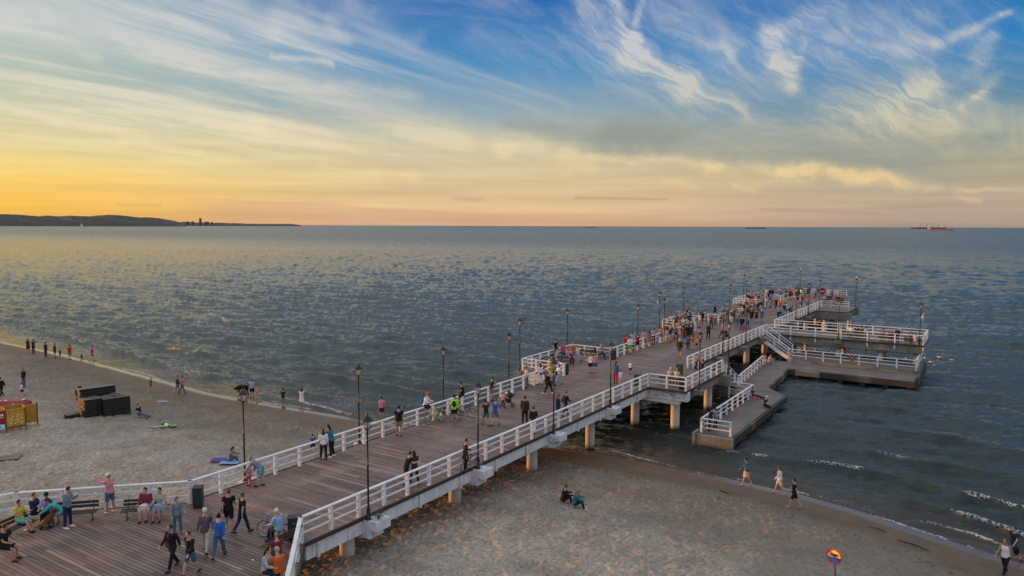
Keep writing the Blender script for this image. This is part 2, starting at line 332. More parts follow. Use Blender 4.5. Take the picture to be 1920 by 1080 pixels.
class MB:
    def __init__(s): s.v = []; s.f = []; s.sm = []
    def add(s, vs, fs, smooth=False):
        k = len(s.v); s.v += [tuple(v) for v in vs]; s.f += [tuple(i+k for i in f) for f in fs]; s.sm += [smooth]*len(fs); return s
    def box(s, x0, x1, y0, y1, z0, z1, bev=0.0):
        if bev:
            b = bev; vs = []
            for z, k in ((z0, b), (z0+b, 0), (z1-b, 0), (z1, b)):
                vs += [(x0+k, y0+k, z), (x1-k, y0+k, z), (x1-k, y1-k, z), (x0+k, y1-k, z)]
            fs = [(3, 2, 1, 0), (12, 13, 14, 15)]
            for l in range(3):
                for i in range(4): j = (i+1) % 4; fs.append((4*l+i, 4*l+j, 4*l+4+j, 4*l+4+i))
            return s.add(vs, fs)
        vs = [(x, y, z) for z in (z0, z1) for x, y in ((x0, y0), (x1, y0), (x1, y1), (x0, y1))]
        return s.add(vs, [(3, 2, 1, 0), (4, 5, 6, 7), (0, 1, 5, 4), (1, 2, 6, 5), (2, 3, 7, 6), (3, 0, 4, 7)])
    def beam(s, a, b, wd, ht, ext=0.0, bev=.008):
        """a board from a to b (centres), wd across, ht high"""
        a, b = Vector(a), Vector(b); d = (b-a); L = d.length; d.normalize(); a = a-d*ext; b = b+d*ext
        sx = d.cross(Vector((0, 0, 1)))
        sx = sx.normalized() if sx.length > 1e-4 else Vector((1, 0, 0))
        uz = sx.cross(d).normalized(); hw, hh = wd/2, ht/2; k = min(bev, hw*.4, hh*.4)
        prof = [(-hw+k, -hh), (hw-k, -hh), (hw, -hh+k), (hw, hh-k), (hw-k, hh), (-hw+k, hh), (-hw, hh-k), (-hw, -hh+k)]
        vs = [a+sx*p+uz*q for p, q in prof]+[b+sx*p+uz*q for p, q in prof]
        return s.add(vs, [tuple(range(7, -1, -1)), tuple(range(8, 16))]+[(i, (i+1) % 8, 8+(i+1) % 8, 8+i) for i in range(8)])
    def tube(s, pts, rad, n=8, cap=True):
        pts = [Vector(p) for p in pts]
        if not hasattr(rad, '__len__'): rad = [rad]*len(pts)
        vs = []; ref = None
        for i, p in enumerate(pts):
            d = (pts[min(i+1, len(pts)-1)]-pts[max(i-1, 0)]).normalized()
            if ref is None or abs(ref.dot(d)) > .95: ref = Vector((1, 0, 0)) if abs(d.x) < .9 else Vector((0, 1, 0))
            x = (ref-d*ref.dot(d)).normalized(); y = d.cross(x); ref = x
            for j in range(n):
                a = 2*PI*j/n; r = rad[i]
                rx, ry = r if hasattr(r, '__len__') else (r, r)
                vs.append(p+x*math.cos(a)*rx+y*math.sin(a)*ry)
        fs = [(i*n+j, i*n+(j+1) % n, (i+1)*n+(j+1) % n, (i+1)*n+j) for i in range(len(pts)-1) for j in range(n)]
        if cap: fs += [tuple(range(n-1, -1, -1)), tuple(range((len(pts)-1)*n, len(pts)*n))]
        return s.add(vs, fs, True)
    def lathe(s, prof, c=(0, 0, 0), n=16, cap=True):
        vs = [(c[0]+r*math.cos(2*PI*j/n), c[1]+r*math.sin(2*PI*j/n), c[2]+z) for r, z in prof for j in range(n)]
        fs = [(i*n+j, i*n+(j+1) % n, (i+1)*n+(j+1) % n, (i+1)*n+j) for i in range(len(prof)-1) for j in range(n)]
        if cap: fs += [tuple(range(n-1, -1, -1)), tuple(range((len(prof)-1)*n, len(prof)*n))]
        return s.add(vs, fs, n > 8)
    def ell(s, c, r, n=12, m=8, rot=None):
        vs = []; c = Vector(c)
        for i in range(m+1):
            t = PI*(i+.001*(i == 0)-.001*(i == m))/m
            for j in range(n):
                a = 2*PI*j/n; v = Vector((r[0]*math.sin(t)*math.cos(a), r[1]*math.sin(t)*math.sin(a), r[2]*math.cos(t)))
                vs.append(c+(rot @ v if rot else v))
        fs = [(i*n+j, (i+1)*n+j, (i+1)*n+(j+1) % n, i*n+(j+1) % n) for i in range(m) for j in range(n)]
        fs += [tuple(range(n)), tuple(range((m+1)*n-1, m*n-1, -1))]
        return s.add(vs, fs, True)
    def torus(s, c, R0, r, ax='x', n=28, m=6):
        vs = []
        for i in range(n):
            a = 2*PI*i/n
            for j in range(m):
                t = 2*PI*j/m; q = R0+r*math.cos(t); h = r*math.sin(t); u, v = q*math.cos(a), q*math.sin(a)
                vs.append((c[0]+h, c[1]+u, c[2]+v) if ax == 'x' else (c[0]+u, c[1]+h, c[2]+v) if ax == 'y' else (c[0]+u, c[1]+v, c[2]+h))
        return s.add(vs, [(i*m+j, ((i+1) % n)*m+j, ((i+1) % n)*m+(j+1) % m, i*m+(j+1) % m) for i in range(n) for j in range(m)], True)
    def prism(s, poly, z0, z1):
        n = len(poly); vs = [(x, y, z0) for x, y in poly]+[(x, y, z1) for x, y in poly]
        return s.add(vs, [tuple(range(n-1, -1, -1)), tuple(range(n, 2*n))]+[(i, (i+1) % n, n+(i+1) % n, n+i) for i in range(n)])
    def mesh(s, name):
        me = bpy.data.meshes.new(name); me.from_pydata(s.v, [], s.f); me.polygons.foreach_set('use_smooth', s.sm); me.update(); return me
    def build(s, name, mat, parent=None, color=None):
        o = link(name, s.mesh(name), parent, mat, color)
        if parent is not None: reg(parent, o)
        return o

def grid_mesh(name, X, Y, Z, attrs=None, smooth=True):
    """X, Y, Z: 2-D arrays of vertex positions"""
    nr, nc = X.shape; me = bpy.data.meshes.new(name); nv = nr*nc; nf = (nr-1)*(nc-1)
    co = np.stack([X, Y, Z], -1).astype(np.float32).ravel()
    i = np.arange(nr-1)[:, None]*nc+np.arange(nc-1)[None, :]
    q = np.stack([i, i+1, i+nc+1, i+nc], -1).astype(np.int32).ravel()
    me.vertices.add(nv); me.vertices.foreach_set('co', co); me.loops.add(nf*4); me.loops.foreach_set('vertex_index', q)
    me.polygons.add(nf); me.polygons.foreach_set('loop_start', np.arange(0, nf*4, 4, dtype=np.int32))
    me.polygons.foreach_set('use_smooth', np.full(nf, smooth)); me.update(calc_edges=True)
    for k, a in (attrs or {}).items():
        at_ = me.attributes.new(k, 'FLOAT', 'POINT'); at_.data.foreach_set('value', a.astype(np.float32).ravel())
    return me

def vnoise(x, y, seed=0, octaves=4, rough=.5):
    """smooth value noise for arrays"""
    tot = np.zeros_like(x, dtype=np.float64); amp = 1.0; nrm = 0
    rg = np.random.default_rng(seed)
    for o in range(octaves):
        T = rg.random((256, 256)); xs = x*2**o+o*17.3; ys = y*2**o+o*9.1
        xi = np.floor(xs).astype(int); yi = np.floor(ys).astype(int); fx = xs-xi; fy = ys-yi
        fx = fx*fx*(3-2*fx); fy = fy*fy*(3-2*fy); x0 = xi & 255; x1 = (xi+1) & 255; y0 = yi & 255; y1 = (yi+1) & 255
        tot += amp*((T[x0, y0]*(1-fx)+T[x1, y0]*fx)*(1-fy)+(T[x0, y1]*(1-fx)+T[x1, y1]*fx)*fy)
        nrm += amp; amp *= rough
    return tot/nrm

# ------------------------------------------------------------------ beach and sea
SHX = np.array([-400,-160,-117,-102,-87,-74,-64,-56,-47,-40,-33,-26.7,-22.7,-18.5,-12.8,-9.5,-6.3,-3.5,-.9,1.4,8,20,60,400.])
SHY = np.array([52,50,47,46.8,45.7,44.6,43.7,43.9,44.7,45.4,46.4,47.4,48.1,48.0,47.35,47.1,46.3,45.2,44.2,43.4,42,40,40,42.])
def shore(x): return np.interp(x, SHX, SHY)
def ss(a, lo, hi):
    t = np.clip((a-lo)/(hi-lo), 0, 1); return t*t*(3-2*t)
def sand_base(x, y):
    d = shore(x)-y
    z = np.where(d < 0, np.maximum(-.07+.055*d, -2.5), 0)+np.where(d >= 0, .02+.05*np.minimum(d, 2)+.62*ss(d, 1.5, 7.5)+.42*ss(d, 7, 16)+.004*np.clip(d-16, 0, 60), 0)
    return np.where(d < 0, z, z), d
def ground(x, y):
    z, d = sand_base(np.array([x], float), np.array([y], float)); return float(z[0])

def make_beach():
    def patch(name, xs, ys, fine):
        X, Y = np.meshgrid(xs, ys); z, d = sand_base(X, Y)
        rough = ss(d+1.0*(vnoise(X*.25, Y*.25, 3)-.5)*3, 3.4, 5.2)
        if fine:
            n1 = vnoise(X*3.8, Y*3.8, 5, 2, .55); n2 = vnoise(X*.55, Y*.55, 6, 2)
            f = np.abs(vnoise(X*3.4+3, Y*3.4, 8, 1, .5)-.5)*2
            z = z+rough*(.145*(n1-.5)+.02*(n2-.5)-.06*(1-ss(f, 0, .35))+.03)+(1-rough)*.012*(n2-.5)
            for (cx, cy, rr, dp) in ((-10.6, 36.6, .9, .16), (-16.0, 36.0, .7, .1), (-57.5, 35.6, 1.4, .12), (-56, 41.3, 1.3, -.12), (-50.0, 38.8, 1.0, -.14)):
                q = np.hypot(X-cx, (Y-cy)*1.3)/rr; z = z-dp*np.exp(-q*q)+abs(dp)*.5*np.exp(-((q-1.4)/.35)**2)
        return grid_mesh(name, X, Y, z, {'dsh': d, 'rough': rough})
    o = link('beach', patch('beach', np.arange(-96, 16, .085), np.arange(10, 52, .085), True), None, None)
    tag(o, None, None, kind='structure')
    xs = np.concatenate([np.linspace(-400, -96, 60)]) ; far = patch('beach_far', xs, np.linspace(-40, 56, 50), False)
    xs2 = np.linspace(16, 400, 60); far2 = patch('b2', xs2, np.linspace(-40, 56, 50), False)
    xs3 = np.linspace(-96, 16, 60); far3 = patch('b3', xs3, np.linspace(-40, 10, 30), False)
    mt, q, b = new_mat('sand'); g = q.node('ShaderNodeNewGeometry').outputs['Position']
    def attr(n): a = q.node('ShaderNodeAttribute', attribute_name=n); return a.outputs['Fac']
    d, rg = attr('dsh'), attr('rough')
    n1 = q.noise(g, 5.2, 5, .68); n2 = q.noise(g, .5, 4, .6); n3 = q.noise(g, 22, 3, .6)
    x, y, z = q.sep(g)[:3]
    wav = q.m('ADD', d, q.m('MULTIPLY', q.m('SUBTRACT', q.noise(g, .5, 4, .6), .5), 1.2))
    dry = q.mix(q.smooth(n2, .35, .65), (.30, .25, .20), (.41, .35, .285))
    dry = q.mix(q.m('MULTIPLY', q.smooth(n1, .44, .66), .6), dry, (.125, .108, .095))  # dark mottling in the colour stands in for weak shade in the dimples
    shell = q.m('MULTIPLY', q.smooth(n3, .70, .78), .5); dry = q.mix(shell, dry, (.46, .42, .36))
    wet = q.mix(q.smooth(n2, .3, .7), (.105, .072, .048), (.135, .092, .062))
    dry = q.mix(q.m('MULTIPLY', q.m('SUBTRACT', 1.0, q.smooth(wav, 6.0, 19.0)), .7), dry, (.135, .105, .078))
    c = q.mix(rg, wet, dry)
    # wrack line: weed and crumbs left at the top of the swash
    wr = q.m('MULTIPLY', q.m('MULTIPLY', q.smooth(wav, 4.2, 4.9), q.m('SUBTRACT', 1.0, q.smooth(wav, 5.2, 6.4))), q.smooth(n1, .5, .62))
    c = q.mix(q.m('MULTIPLY', wr, .7), c, (.05, .04, .03)); q.put(b.inputs['Base Color'], c)
    film = q.m('SUBTRACT', 1.0, q.smooth(wav, .55, 1.25))
    q.put(b.inputs['Roughness'], q.m('SUBTRACT', q.m('ADD', .55, q.m('MULTIPLY', rg, .38)), q.m('MULTIPLY', film, .43)))
    q.put(b.inputs['Specular IOR Level'], q.m('ADD', .12, q.m('MULTIPLY', film, .5)))
    hb = q.m('ADD', q.m('MULTIPLY', q.m('MULTIPLY', q.m('ADD', q.m('MULTIPLY', n1, 1.0), q.m('MULTIPLY', n3, .35)), rg), .085), q.m('MULTIPLY', n3, .0015))
    bn = q.node('ShaderNodeBump'); bn.inputs['Strength'].default_value = .9; bn.inputs['Distance'].default_value = 1.0
    q.l.new(hb, bn.inputs['Height']); q.l.new(bn.outputs[0], b.inputs['Normal'])
    o.data.materials.append(mt)
    for me in (far, far2, far3):
        f = link('sand_ground', me, None, 'sand'); tag(f, None, None, kind='structure')
make_beach()

def shoal(h, hw, fm, *px): return [at(a, b) for a, b in px], h, hw, fm
BREAK = [  # crests of the swell that stands up near the shore: height, half width, foam, and the line they follow
    shoal(.24, .50, .55, (1385,846), (1420,858), (1470,866), (1540,874), (1600,884), (1700,905), (1800,933), (1920,958), (2100,1010)),
    shoal(.20, .42, .80, (1640,926), (1690,940), (1740,952), (1790,966), (1850,984), (1920,1012), (2050,1050)),
    shoal(.09, .30, 1.0, (1700,972), (1760,985), (1830,1004), (1900,1030)),
    shoal(.34, .75, .22, (1580,842), (1650,856), (1720,872), (1800,885), (1860,893), (1920,905), (2100,935)),
    shoal(.36, .90, .02, (1640,808), (1720,822), (1800,834), (1920,858), (2100,890)),
    shoal(.22, .80, .0, (1500,790), (1600,800), (1700,812), (1800,822)),
    shoal(.14, .30, .7, (1345,848), (1360,850), (1385,850)), shoal(.12, .35, .55, (1248,818), (1290,824), (1315,830)),
    shoal(.10, .30, .4, (1430,877), (1460,883), (1500,890)),
    shoal(.22, .50, .35, (90,628), (150,640), (210,650), (270,668)),
    shoal(.24, .45, .45, (115,632), (150,641), (200,654), (250,668), (310,688), (360,700), (420,712)),
    shoal(.12, .40, .9, (470,735), (520,745), (570,756), (620,768), (690,790)),
    shoal(.18, .50, .2, (520,730), (600,745), (680,757), (760,772)),
    shoal(.42, .55, .85, (388,590), (405,597), (420,604), (440,611)), shoal(.28, .55, .06, (440,611), (480,622), (530,640), (575,652), (620,655)),
    shoal(.26, .6, .1, (448,574), (480,586), (540,594)), shoal(.3, .7, .0, (560,700), (640,715), (720,730), (800,742)), shoal(.3, .7, .0, (250,640), (330,655), (400,670))]
def make_sea():
    na = 1050; az = np.linspace(R(-52), R(52), na)-0.0
    dep = np.concatenate([np.array([.008, .02]), np.arange(.04, 25.0, .031)]); dep = R(1)*dep[::-1]
    rr = CAMZ/np.tan(dep)
    A, Q = np.meshgrid(HEAD-az, rr)                     # bearing ccw from +Y
    X, Y = -np.sin(A)*Q, np.cos(A)*Q
    off = Y-shore(X)                                     # metres offshore
    rg = np.random.default_rng(5)
    Z = np.zeros_like(X)
    fade = .14+.86*ss(off, 0, 8)
    spacing = np.maximum(Q*Q/CAMZ*R(.031), Q*R(.099))
    k0 = 2*PI
    gust = .75+.7*vnoise(X*.018, Y*.05, 77, 3)
    for i in range(84):
        lam = .5*(20**(i/83.0)); ka = .062 if lam < 1.2 else .056 if lam < 3.2 else .030
        th = R(-90)+rg.normal(0, .42)+.12; kx, ky = math.cos(th)*k0/lam, math.sin(th)*k0/lam
        wx = X+1.1*np.sin(Y*.11+i)+.5*np.sin(Y*.37+X*.21+2*i); wy = Y+1.1*np.sin(X*.09+1.7*i)
        ph = kx*wx+ky*wy+rg.random()*2*PI; a = ka*lam/k0
        keep = 1.0
        s_ = np.sin(ph); Z += a*(s_-.30*np.cos(2*ph)+0*s_)*keep*(ss(off, 0, 5+lam*2) if lam > 2 else 1)
    Z *= fade*gust
    foam = np.zeros_like(X)
    jit = (vnoise(X*.35, Y*.35, 21, 3)-.5)*1.6
    wob = .9+.0*X
    brk = vnoise(X*.5, Y*.12, 33, 3)
    for (line, h, hw, fm) in BREAK:
        lx = np.array([p[0] for p in line]); ly = np.array([p[1] for p in line]); x0, x1 = lx[0], lx[-1]
        msk = (X > x0-2) & (X < x1+2) & (np.abs(Y-np.interp(X, lx, ly)) < 7)
        if not msk.any(): continue
        xm = X[msk]; ym = Y[msk]; yc = np.interp(xm, lx, ly)+.35*jit[msk]
        d = (ym-yc); ed = min(2.0, (x1-x0)*.25); end = ss((xm-x0), -.3, ed)*ss((x1-xm), -.3, ed)
        hh = 1.55*h*end*(.6+.8*vnoise(xm*.35+9, ym*0+x0, 4, 2))
        Z[msk] = Z[msk]*(1-.5*end*np.exp(-(d/hw)**2))+hh*np.where(d < 0, np.exp(-(d/(hw*.62))**2), np.exp(-(d/(hw*1.8))**2))
        pat = ss(brk[msk], .60-fm*.36, .80-fm*.30)*(.6+.4*vnoise(xm*2.2, ym*1.4, 9, 3))
        foam[msk] = np.maximum(foam[msk], end*fm**.5*pat*(.95*np.exp(-((d+hw*.12)/(hw*.30))**2)+.34*fm*np.exp(-np.clip(d, 0, 9)/(1.5))*(d > -.1)))
    sw = .30+.25*np.sin(X*.45)+.9*(vnoise(X*.22, X*0+2, 12, 3)-.5)
    churn = ss(vnoise(X*.12, Y*.12, 44, 2), .42, .66)
    foam = np.maximum(foam, .95*np.exp(-((off-sw)/.16)**2)*ss(vnoise(X*.5, Y*.2, 50, 3), .36, .58))
    foam = np.maximum(foam, .42*churn*ss(off, .0, .6)*(1-ss(off, 3.0, 7.5))*np.where(X > -9, 1, np.where(X < -34, .7, .3)))
    calm = np.exp(-((Y-(520+.42*X)-60*vnoise(X*.004, Y*.0, 3, 2))/38.)**2)*ss(-X, -100, 300)
    Z *= 1-.6*calm
    dmin = np.where(off < 0, 0, 1)
    me = grid_mesh('sea', X, Y, Z, {'foam': foam, 'off': off, 'calm': calm})
    mt, q, b = new_mat('sea_water'); g = q.node('ShaderNodeNewGeometry').outputs['Position']
    def attr(n): return q.node('ShaderNodeAttribute', attribute_name=n).outputs['Fac']
    off_, fo = attr('off'), attr('foam')
    c = q.mix(q.smooth(off_, .5, 6.0), (.034, .027, .017), (.012, .024, .024))
    c = q.mix(q.smooth(off_, 6.0, 42.0), c, (.009, .026, .038))
    lace = q.node('ShaderNodeTexVoronoi', feature='DISTANCE_TO_EDGE')
    dist = q.noise(g, 2.5, 3, .6, 0, '3D', 1)
    q.put(lace.inputs['Vector'], q.mix(.35, g, dist, 'ADD')); lace.inputs['Scale'].default_value = 3.8
    ln = q.m('SUBTRACT', 1.0, q.smooth(lace.outputs[0], .02, .16)); fn = q.noise(g, 11, 4, .75)
    fm_ = q.m('ADD', q.m('MULTIPLY', fo, 1.0), q.m('MULTIPLY', q.m('SUBTRACT', q.m('ADD', q.m('MULTIPLY', ln, .75), q.m('MULTIPLY', fn, 1.3)), 1.0), .85))
    fmask = q.m('MULTIPLY', q.m('MULTIPLY', q.smooth(fm_, .42, .80), q.smooth(fo, .03, .16)), .8)
    q.put(b.inputs['Base Color'], q.mix(fmask, c, (.58, .58, .60)))
    q.put(b.inputs['Roughness'], q.m('ADD', q.m('ADD', .09, q.m('MULTIPLY', q.smooth(off_, 60.0, 700.0), .20)), q.m('MULTIPLY', fmask, .5))); P(b, IOR=1.38)
    cdist = q.node('ShaderNodeCameraData')
    lp = q.noise(q.xyz(*[q.m('MULTIPLY', v, s) for v, s in zip(q.sep(g)[:3], (1.0, 1.9, 1.0))]), 2.3, 5, .68)
    l2 = q.noise(q.xyz(*[q.m('MULTIPLY', v, s) for v, s in zip(q.sep(g)[:3], (.10, .32, 1.0))]), 1.0, 5, .7)
    h = q.m('ADD', q.m('MULTIPLY', lp, .20), q.m('MULTIPLY', l2, .30))
    h = q.m('ADD', h, q.m('MULTIPLY', fmask, .03))
    bn = q.node('ShaderNodeBump'); bn.inputs['Strength'].default_value = .85; bn.inputs['Distance'].default_value = 1.0
    q.l.new(h, bn.inputs['Height'])
    # choppy facets too small to mesh far out
    jn = q.noise(q.xyz(*[q.m('MULTIPLY', v, s) for v, s in zip(q.sep(g)[:3], (.16, .42, .2))]), 1.0, 7, .82, 0, '3D', 1)
    amp = q.m('ADD', .40, q.m('MULTIPLY', q.smooth(off_, 40.0, 450.0), 1.9))
    amp = q.m('MULTIPLY', amp, q.m('SUBTRACT', 1.0, q.m('MULTIPLY', attr('calm'), .55)))
    gst = q.noise(q.xyz(*[q.m('MULTIPLY', v, s) for v, s in zip(q.sep(g)[:3], (.005, .022, 1.0))]), 1.0, 4, .6)
    amp = q.m('MULTIPLY', amp, q.m('ADD', .35, q.m('MULTIPLY', q.smooth(gst, .3, .7), 1.1)))
    va = q.node('ShaderNodeVectorMath', operation='SUBTRACT'); q.put(va.inputs[0], jn); va.inputs[1].default_value = (.5, .5, .5)
    vs = q.node('ShaderNodeVectorMath', operation='SCALE'); q.put(vs.inputs[0], va.outputs[0]); q.put(vs.inputs['Scale'], amp)
    vb = q.node('ShaderNodeVectorMath', operation='ADD'); q.put(vb.inputs[0], vs.outputs[0]); q.put(vb.inputs[1], bn.outputs[0])
    vn = q.node('ShaderNodeVectorMath', operation='NORMALIZE'); q.put(vn.inputs[0], vb.outputs[0]); q.l.new(vn.outputs[0], b.inputs['Normal'])
    o = link('sea', me, None, 'sea_water'); tag(o, None, None, kind='structure')
make_sea()

# ------------------------------------------------------------------ far shore
def headland(name, label, px0, px1, prof, dist, depth, seed, mat):
    """a low coast far over the water: heights given along bearings, in metres at that distance"""
    n, mrows = 240, 14; xs = np.linspace(px0, px1, n); h = np.interp(xs, [p[0] for p in prof], [p[1] for p in prof])
    X = np.zeros((mrows, n)); Y = X.copy(); Z = X.copy()
    for j in range(mrows):
        t = j/(mrows-1); rr = dist+depth*(t-.3)
        for i, px in enumerate(xs):
            d = ray(px, 424); L = math.hypot(d.x, d.y); X[j, i], Y[j, i] = d.x/L*rr, d.y/L*rr
            Z[j, i] = h[i]*math.sin(PI*min(1, t*1.25)*.5)**.8*(1 if t < .85 else (1-t)/.15)*(.93+.14*math.sin(i*.21+j+seed))-(3 if j == 0 else 0)
    nz = vnoise(X*.004+seed, Y*.004, seed, 4, .6); Z = Z*(.93+.12*nz)
    o = link(name, grid_mesh(name, X, Y, Z), None, mat); tag(o, None, None, kind='structure'); return o
simple('far_forest', (.055, .045, .034), .95, var=.35, scale=.02); simple('far_town', (.20, .17, .15), .9, var=.5, scale=.03)
headland('hills', '', -420, 350, [(-420,95),(-150,120),(0,98),(40,100),(90,92),(110,84),(135,96),(165,100),(215,102),(260,92),(300,74),(330,50),(345,20),(350,0)], 7600, 900, 1, 'far_forest')
headland('far_coast', '', 320, 568, [(320,60),(360,58),(380,52),(430,46),(470,36),(505,34),(530,36),(550,34),(560,22),(568,0)], 11800, 700, 4, 'far_forest')
def far_block(px, dist, wd, dp, ht, label, name='tower_block', base=0, mat='far_town'):
    d = ray(px, 424); L = math.hypot(d.x, d.y); e = empty(name, (d.x/L*dist, d.y/L*dist, base), math.atan2(d.y, d.x)-PI/2)
    a = MB().box(-wd/2, wd/2, -dp/2, dp/2, 0, ht, .4); a.build('wall', mat, e)
    r_ = MB().box(-wd*.3, wd*.3, -dp*.3, dp*.3, ht+.002, ht+ht*.06); r_.build('roof', mat, e)
    k = MB()
    for f in range(1, 12): k.box(-wd/2+2, wd/2-2, -dp/2-.3, -dp/2-.05, ht*f/12, ht*f/12+ht*.03)
    k.build('windows', 'dark_wood', e)
    return tag(e, label, 'building')
tb = far_block(376, 11500, 34, 26, 108, 'tall pale tower standing on the far low coast by the sea')
for i, (px, wd, h) in enumerate([(352,40,60),(362,26,64),(388,60,58),(398,26,56)]):
    far_block(px, 11450, wd, 30, h, ['low pale block at the left end of the far town beside the dark hill', 'narrow pale block just left of the far tower', 'wide low block just right of the far tower', 'small pale block second to the right of the far tower'][i], 'seaside_block')

# ------------------------------------------------------------------ ships
simple('hull_red', (.17, .045, .035), .6); simple('hull_dark', (.03, .028, .03), .6); simple('ship_cream', (.62, .52, .42), .6); simple('ship_rust', (.33, .15, .09), .7)
def ship(px, dist, wpx, label, hull, kind):
    d_ = ray(px, 424); L_ = math.hypot(d_.x, d_.y); x, y = d_.x/L_*dist, d_.y/L_*dist; yaw = math.atan2(d_.y, d_.x)-PI/2; length = wpx*dist/FPX*1.05
    e = empty('cargo_ship' if kind != 'barge' else 'barge', (x, y, 0), yaw); L = length/2; B = length*.075; D = length*.045
    hb = MB(); sec = [(-L, .75, 0), (-L*.9, 1, -.2), (L*.7, 1, -.2), (L*.9, .6, 0), (L*1.02, .05, .35)]
    vs = []
    for (sx, wd, up_) in sec:
        vs += [(sx*.985, -B*wd*.8, -1), (sx*.985, B*wd*.8, -1), (sx, B*wd, D*(1+up_)), (sx, -B*wd, D*(1+up_))]
    fs = [(3, 2, 1, 0), (16, 17, 18, 19)]
    for i in range(4):
        for j in range(4): fs.append((4*i+j, 4*i+(j+1) % 4, 4*i+4+(j+1) % 4, 4*i+4+j))
    hb.add(vs, fs); hb.build('hull', hull, e)
    if kind != 'barge':
        s_ = MB(); w_ = length*.05
        s_.box(-L*.92, -L*.70, -B*.8, B*.8, D+.01, D+length*.045); s_.box(-L*.90, -L*.74, -B*.7, B*.7, D+length*.046, D+length*.085); s_.box(-L*.88, -L*.83, -B*.3, B*.3, D+length*.086, D+length*.12)
        s_.build('superstructure', 'ship_cream', e)
    if kind == 'crane':
        for k in range(4):
            c = MB(); cx = -L*.42+k*L*.33; c.box(cx-1.2, cx+1.2, -1.2, 1.2, D, D+length*.12); c.beam((cx, 0, D+length*.09), (cx+L*.16, 0, D+length*.13), 1.6, 1.6); c.build('deck_crane', 'hull_dark', e)
        c = MB(); 
        for k in range(5): cx = -L*.5+k*L*.26; c.box(cx-L*.1, cx+L*.1, -B*.7, B*.7, D+.02, D+length*.018)
        c.build('hatch', 'ship_rust', e)
    if kind == 'tanker':
        c = MB().box(-L*.5, L*.6, -B*.35, B*.35, D+.02, D+length*.03); c.build('deck_housing', 'ship_rust', e)
    if kind == 'barge':
        c = MB().tube([(-L*.3, 0, D), (-L*.3, 0, D+length*.1)], .5); c.build('mast', 'hull_dark', e)
    return tag(e, label, 'ship')
ship(1740, 9000, 48, 'red hulled bulk carrier with four deck cranes lying on the horizon at right', 'hull_red', 'crane')
ship(1762, 4600, 36, 'smaller cream and red tanker in front of the crane ship at right', 'ship_rust', 'tanker')
ship(1417, 7000, 32, 'long low dark barge lying on the horizon with one thin mast', 'hull_dark', 'barge')
ship(1107, 9000, 20, 'dark cargo ship silhouette in the middle of the horizon', 'hull_dark', 'x')
ship(874, 9500, 13, 'small dark ship silhouette just left of the middle of the horizon', 'hull_dark', 'x')
ship(604, 12000, 10, 'tiny dark ship by the tip of the far coast', 'hull_dark', 'x')
ship(622, 12000, 9, 'tiny dark ship farther right of the far coast tip', 'hull_dark', 'x')
def sailboat(px, py, label):
    d_ = ray(px, 424); L_ = math.hypot(d_.x, d_.y); x, y = d_.x/L_*4200, d_.y/L_*4200; e = empty('sailboat', (x, y, 0), HEAD+.5); s = 8.0
    h = MB(); h.prism([(-1*s, -.25*s), (.6*s, -.28*s), (1.2*s, 0), (.6*s, .28*s), (-1*s, .25*s)], -.2, .28*s); h.build('hull', 'white_paint', e)
    MB().tube([(0.1*s, 0, .2*s), (.1*s, 0, 3.3*s)], .12).build('mast', 'steel', e)
    MB().add([(0, -.02, .5*s), (-1.0*s, .3, .5*s), (.08*s, 0, 3.2*s), (0, .06, .5*s), (-1.0*s, .38, .5*s), (.08*s, .08, 3.2*s)], [(0, 1, 2), (5, 4, 3), (0, 3, 4, 1), (1, 4, 5, 2), (2, 5, 3, 0)]).build('mainsail', 'ship_cream', e)
    MB().add([(.2*s, 0, .5*s), (1.15*s, 0, .4*s), (.14*s, 0, 2.7*s), (.2*s, .08, .5*s), (1.15*s, .08, .4*s), (.14*s, .08, 2.7*s)], [(0, 1, 2), (5, 4, 3), (0, 3, 4, 1), (1, 4, 5, 2), (2, 5, 3, 0)]).build('jib', 'ship_cream', e)
    return tag(e, label, 'sailboat')
sailboat(153, 421.9, 'small sailboat with pale sails in front of the dark hills')

# ------------------------------------------------------------------ pier
DK = 3.5; XL, XR = -31.15, -23.2; LW = .95
YS = [15.5+8.2*i for i in range(17)]
pier = empty('pier'); tag(pier, 'long wooden pier on concrete piles running from the beach out to sea', 'pier')
def deck_part(name, polys, z, th, mat, parent):
    """deck sheets butted edge to edge, one mesh"""
    d = MB()
    for i, p in enumerate(polys): d.prism(p, z-th, z)
    return d.build(name, mat, parent)
def rect(x0, x1, y0, y1): return [(x0, y0), (x1, y0), (x1, y1), (x0, y1)]
NW = (-35.85, 14.9); NE = (-18.5, 14.9)
deck_part('deck', [
    [(-35.95, -8), (-18.4, -8), (-18.4, 15.1), (XR+.05, 19.9), (XL-.05, 19.9), (-36.0, 15.05)],
    rect(XL-.05, XR+.05, 19.9, 150.0), rect(-20.0+.0, -20.0, 1, 2) if False else rect(XR+.05, -20.0, 55.6, 65.4),
    rect(-35.5, XL-.05, 55.6, 65.4), rect(-35.5, XL-.05, 89.2, 98.8), rect(-36.5, XL-.05, 122.9, 133.2), rect(XR+.05, -18.6, 121.8, 131.8)], DK, .10, 'deck_boards', pier)
deck_part('arm_deck', [rect(XR+.05, -6.2, 92.2, 98.2)], DK, .10, 'walk_boards', pier)
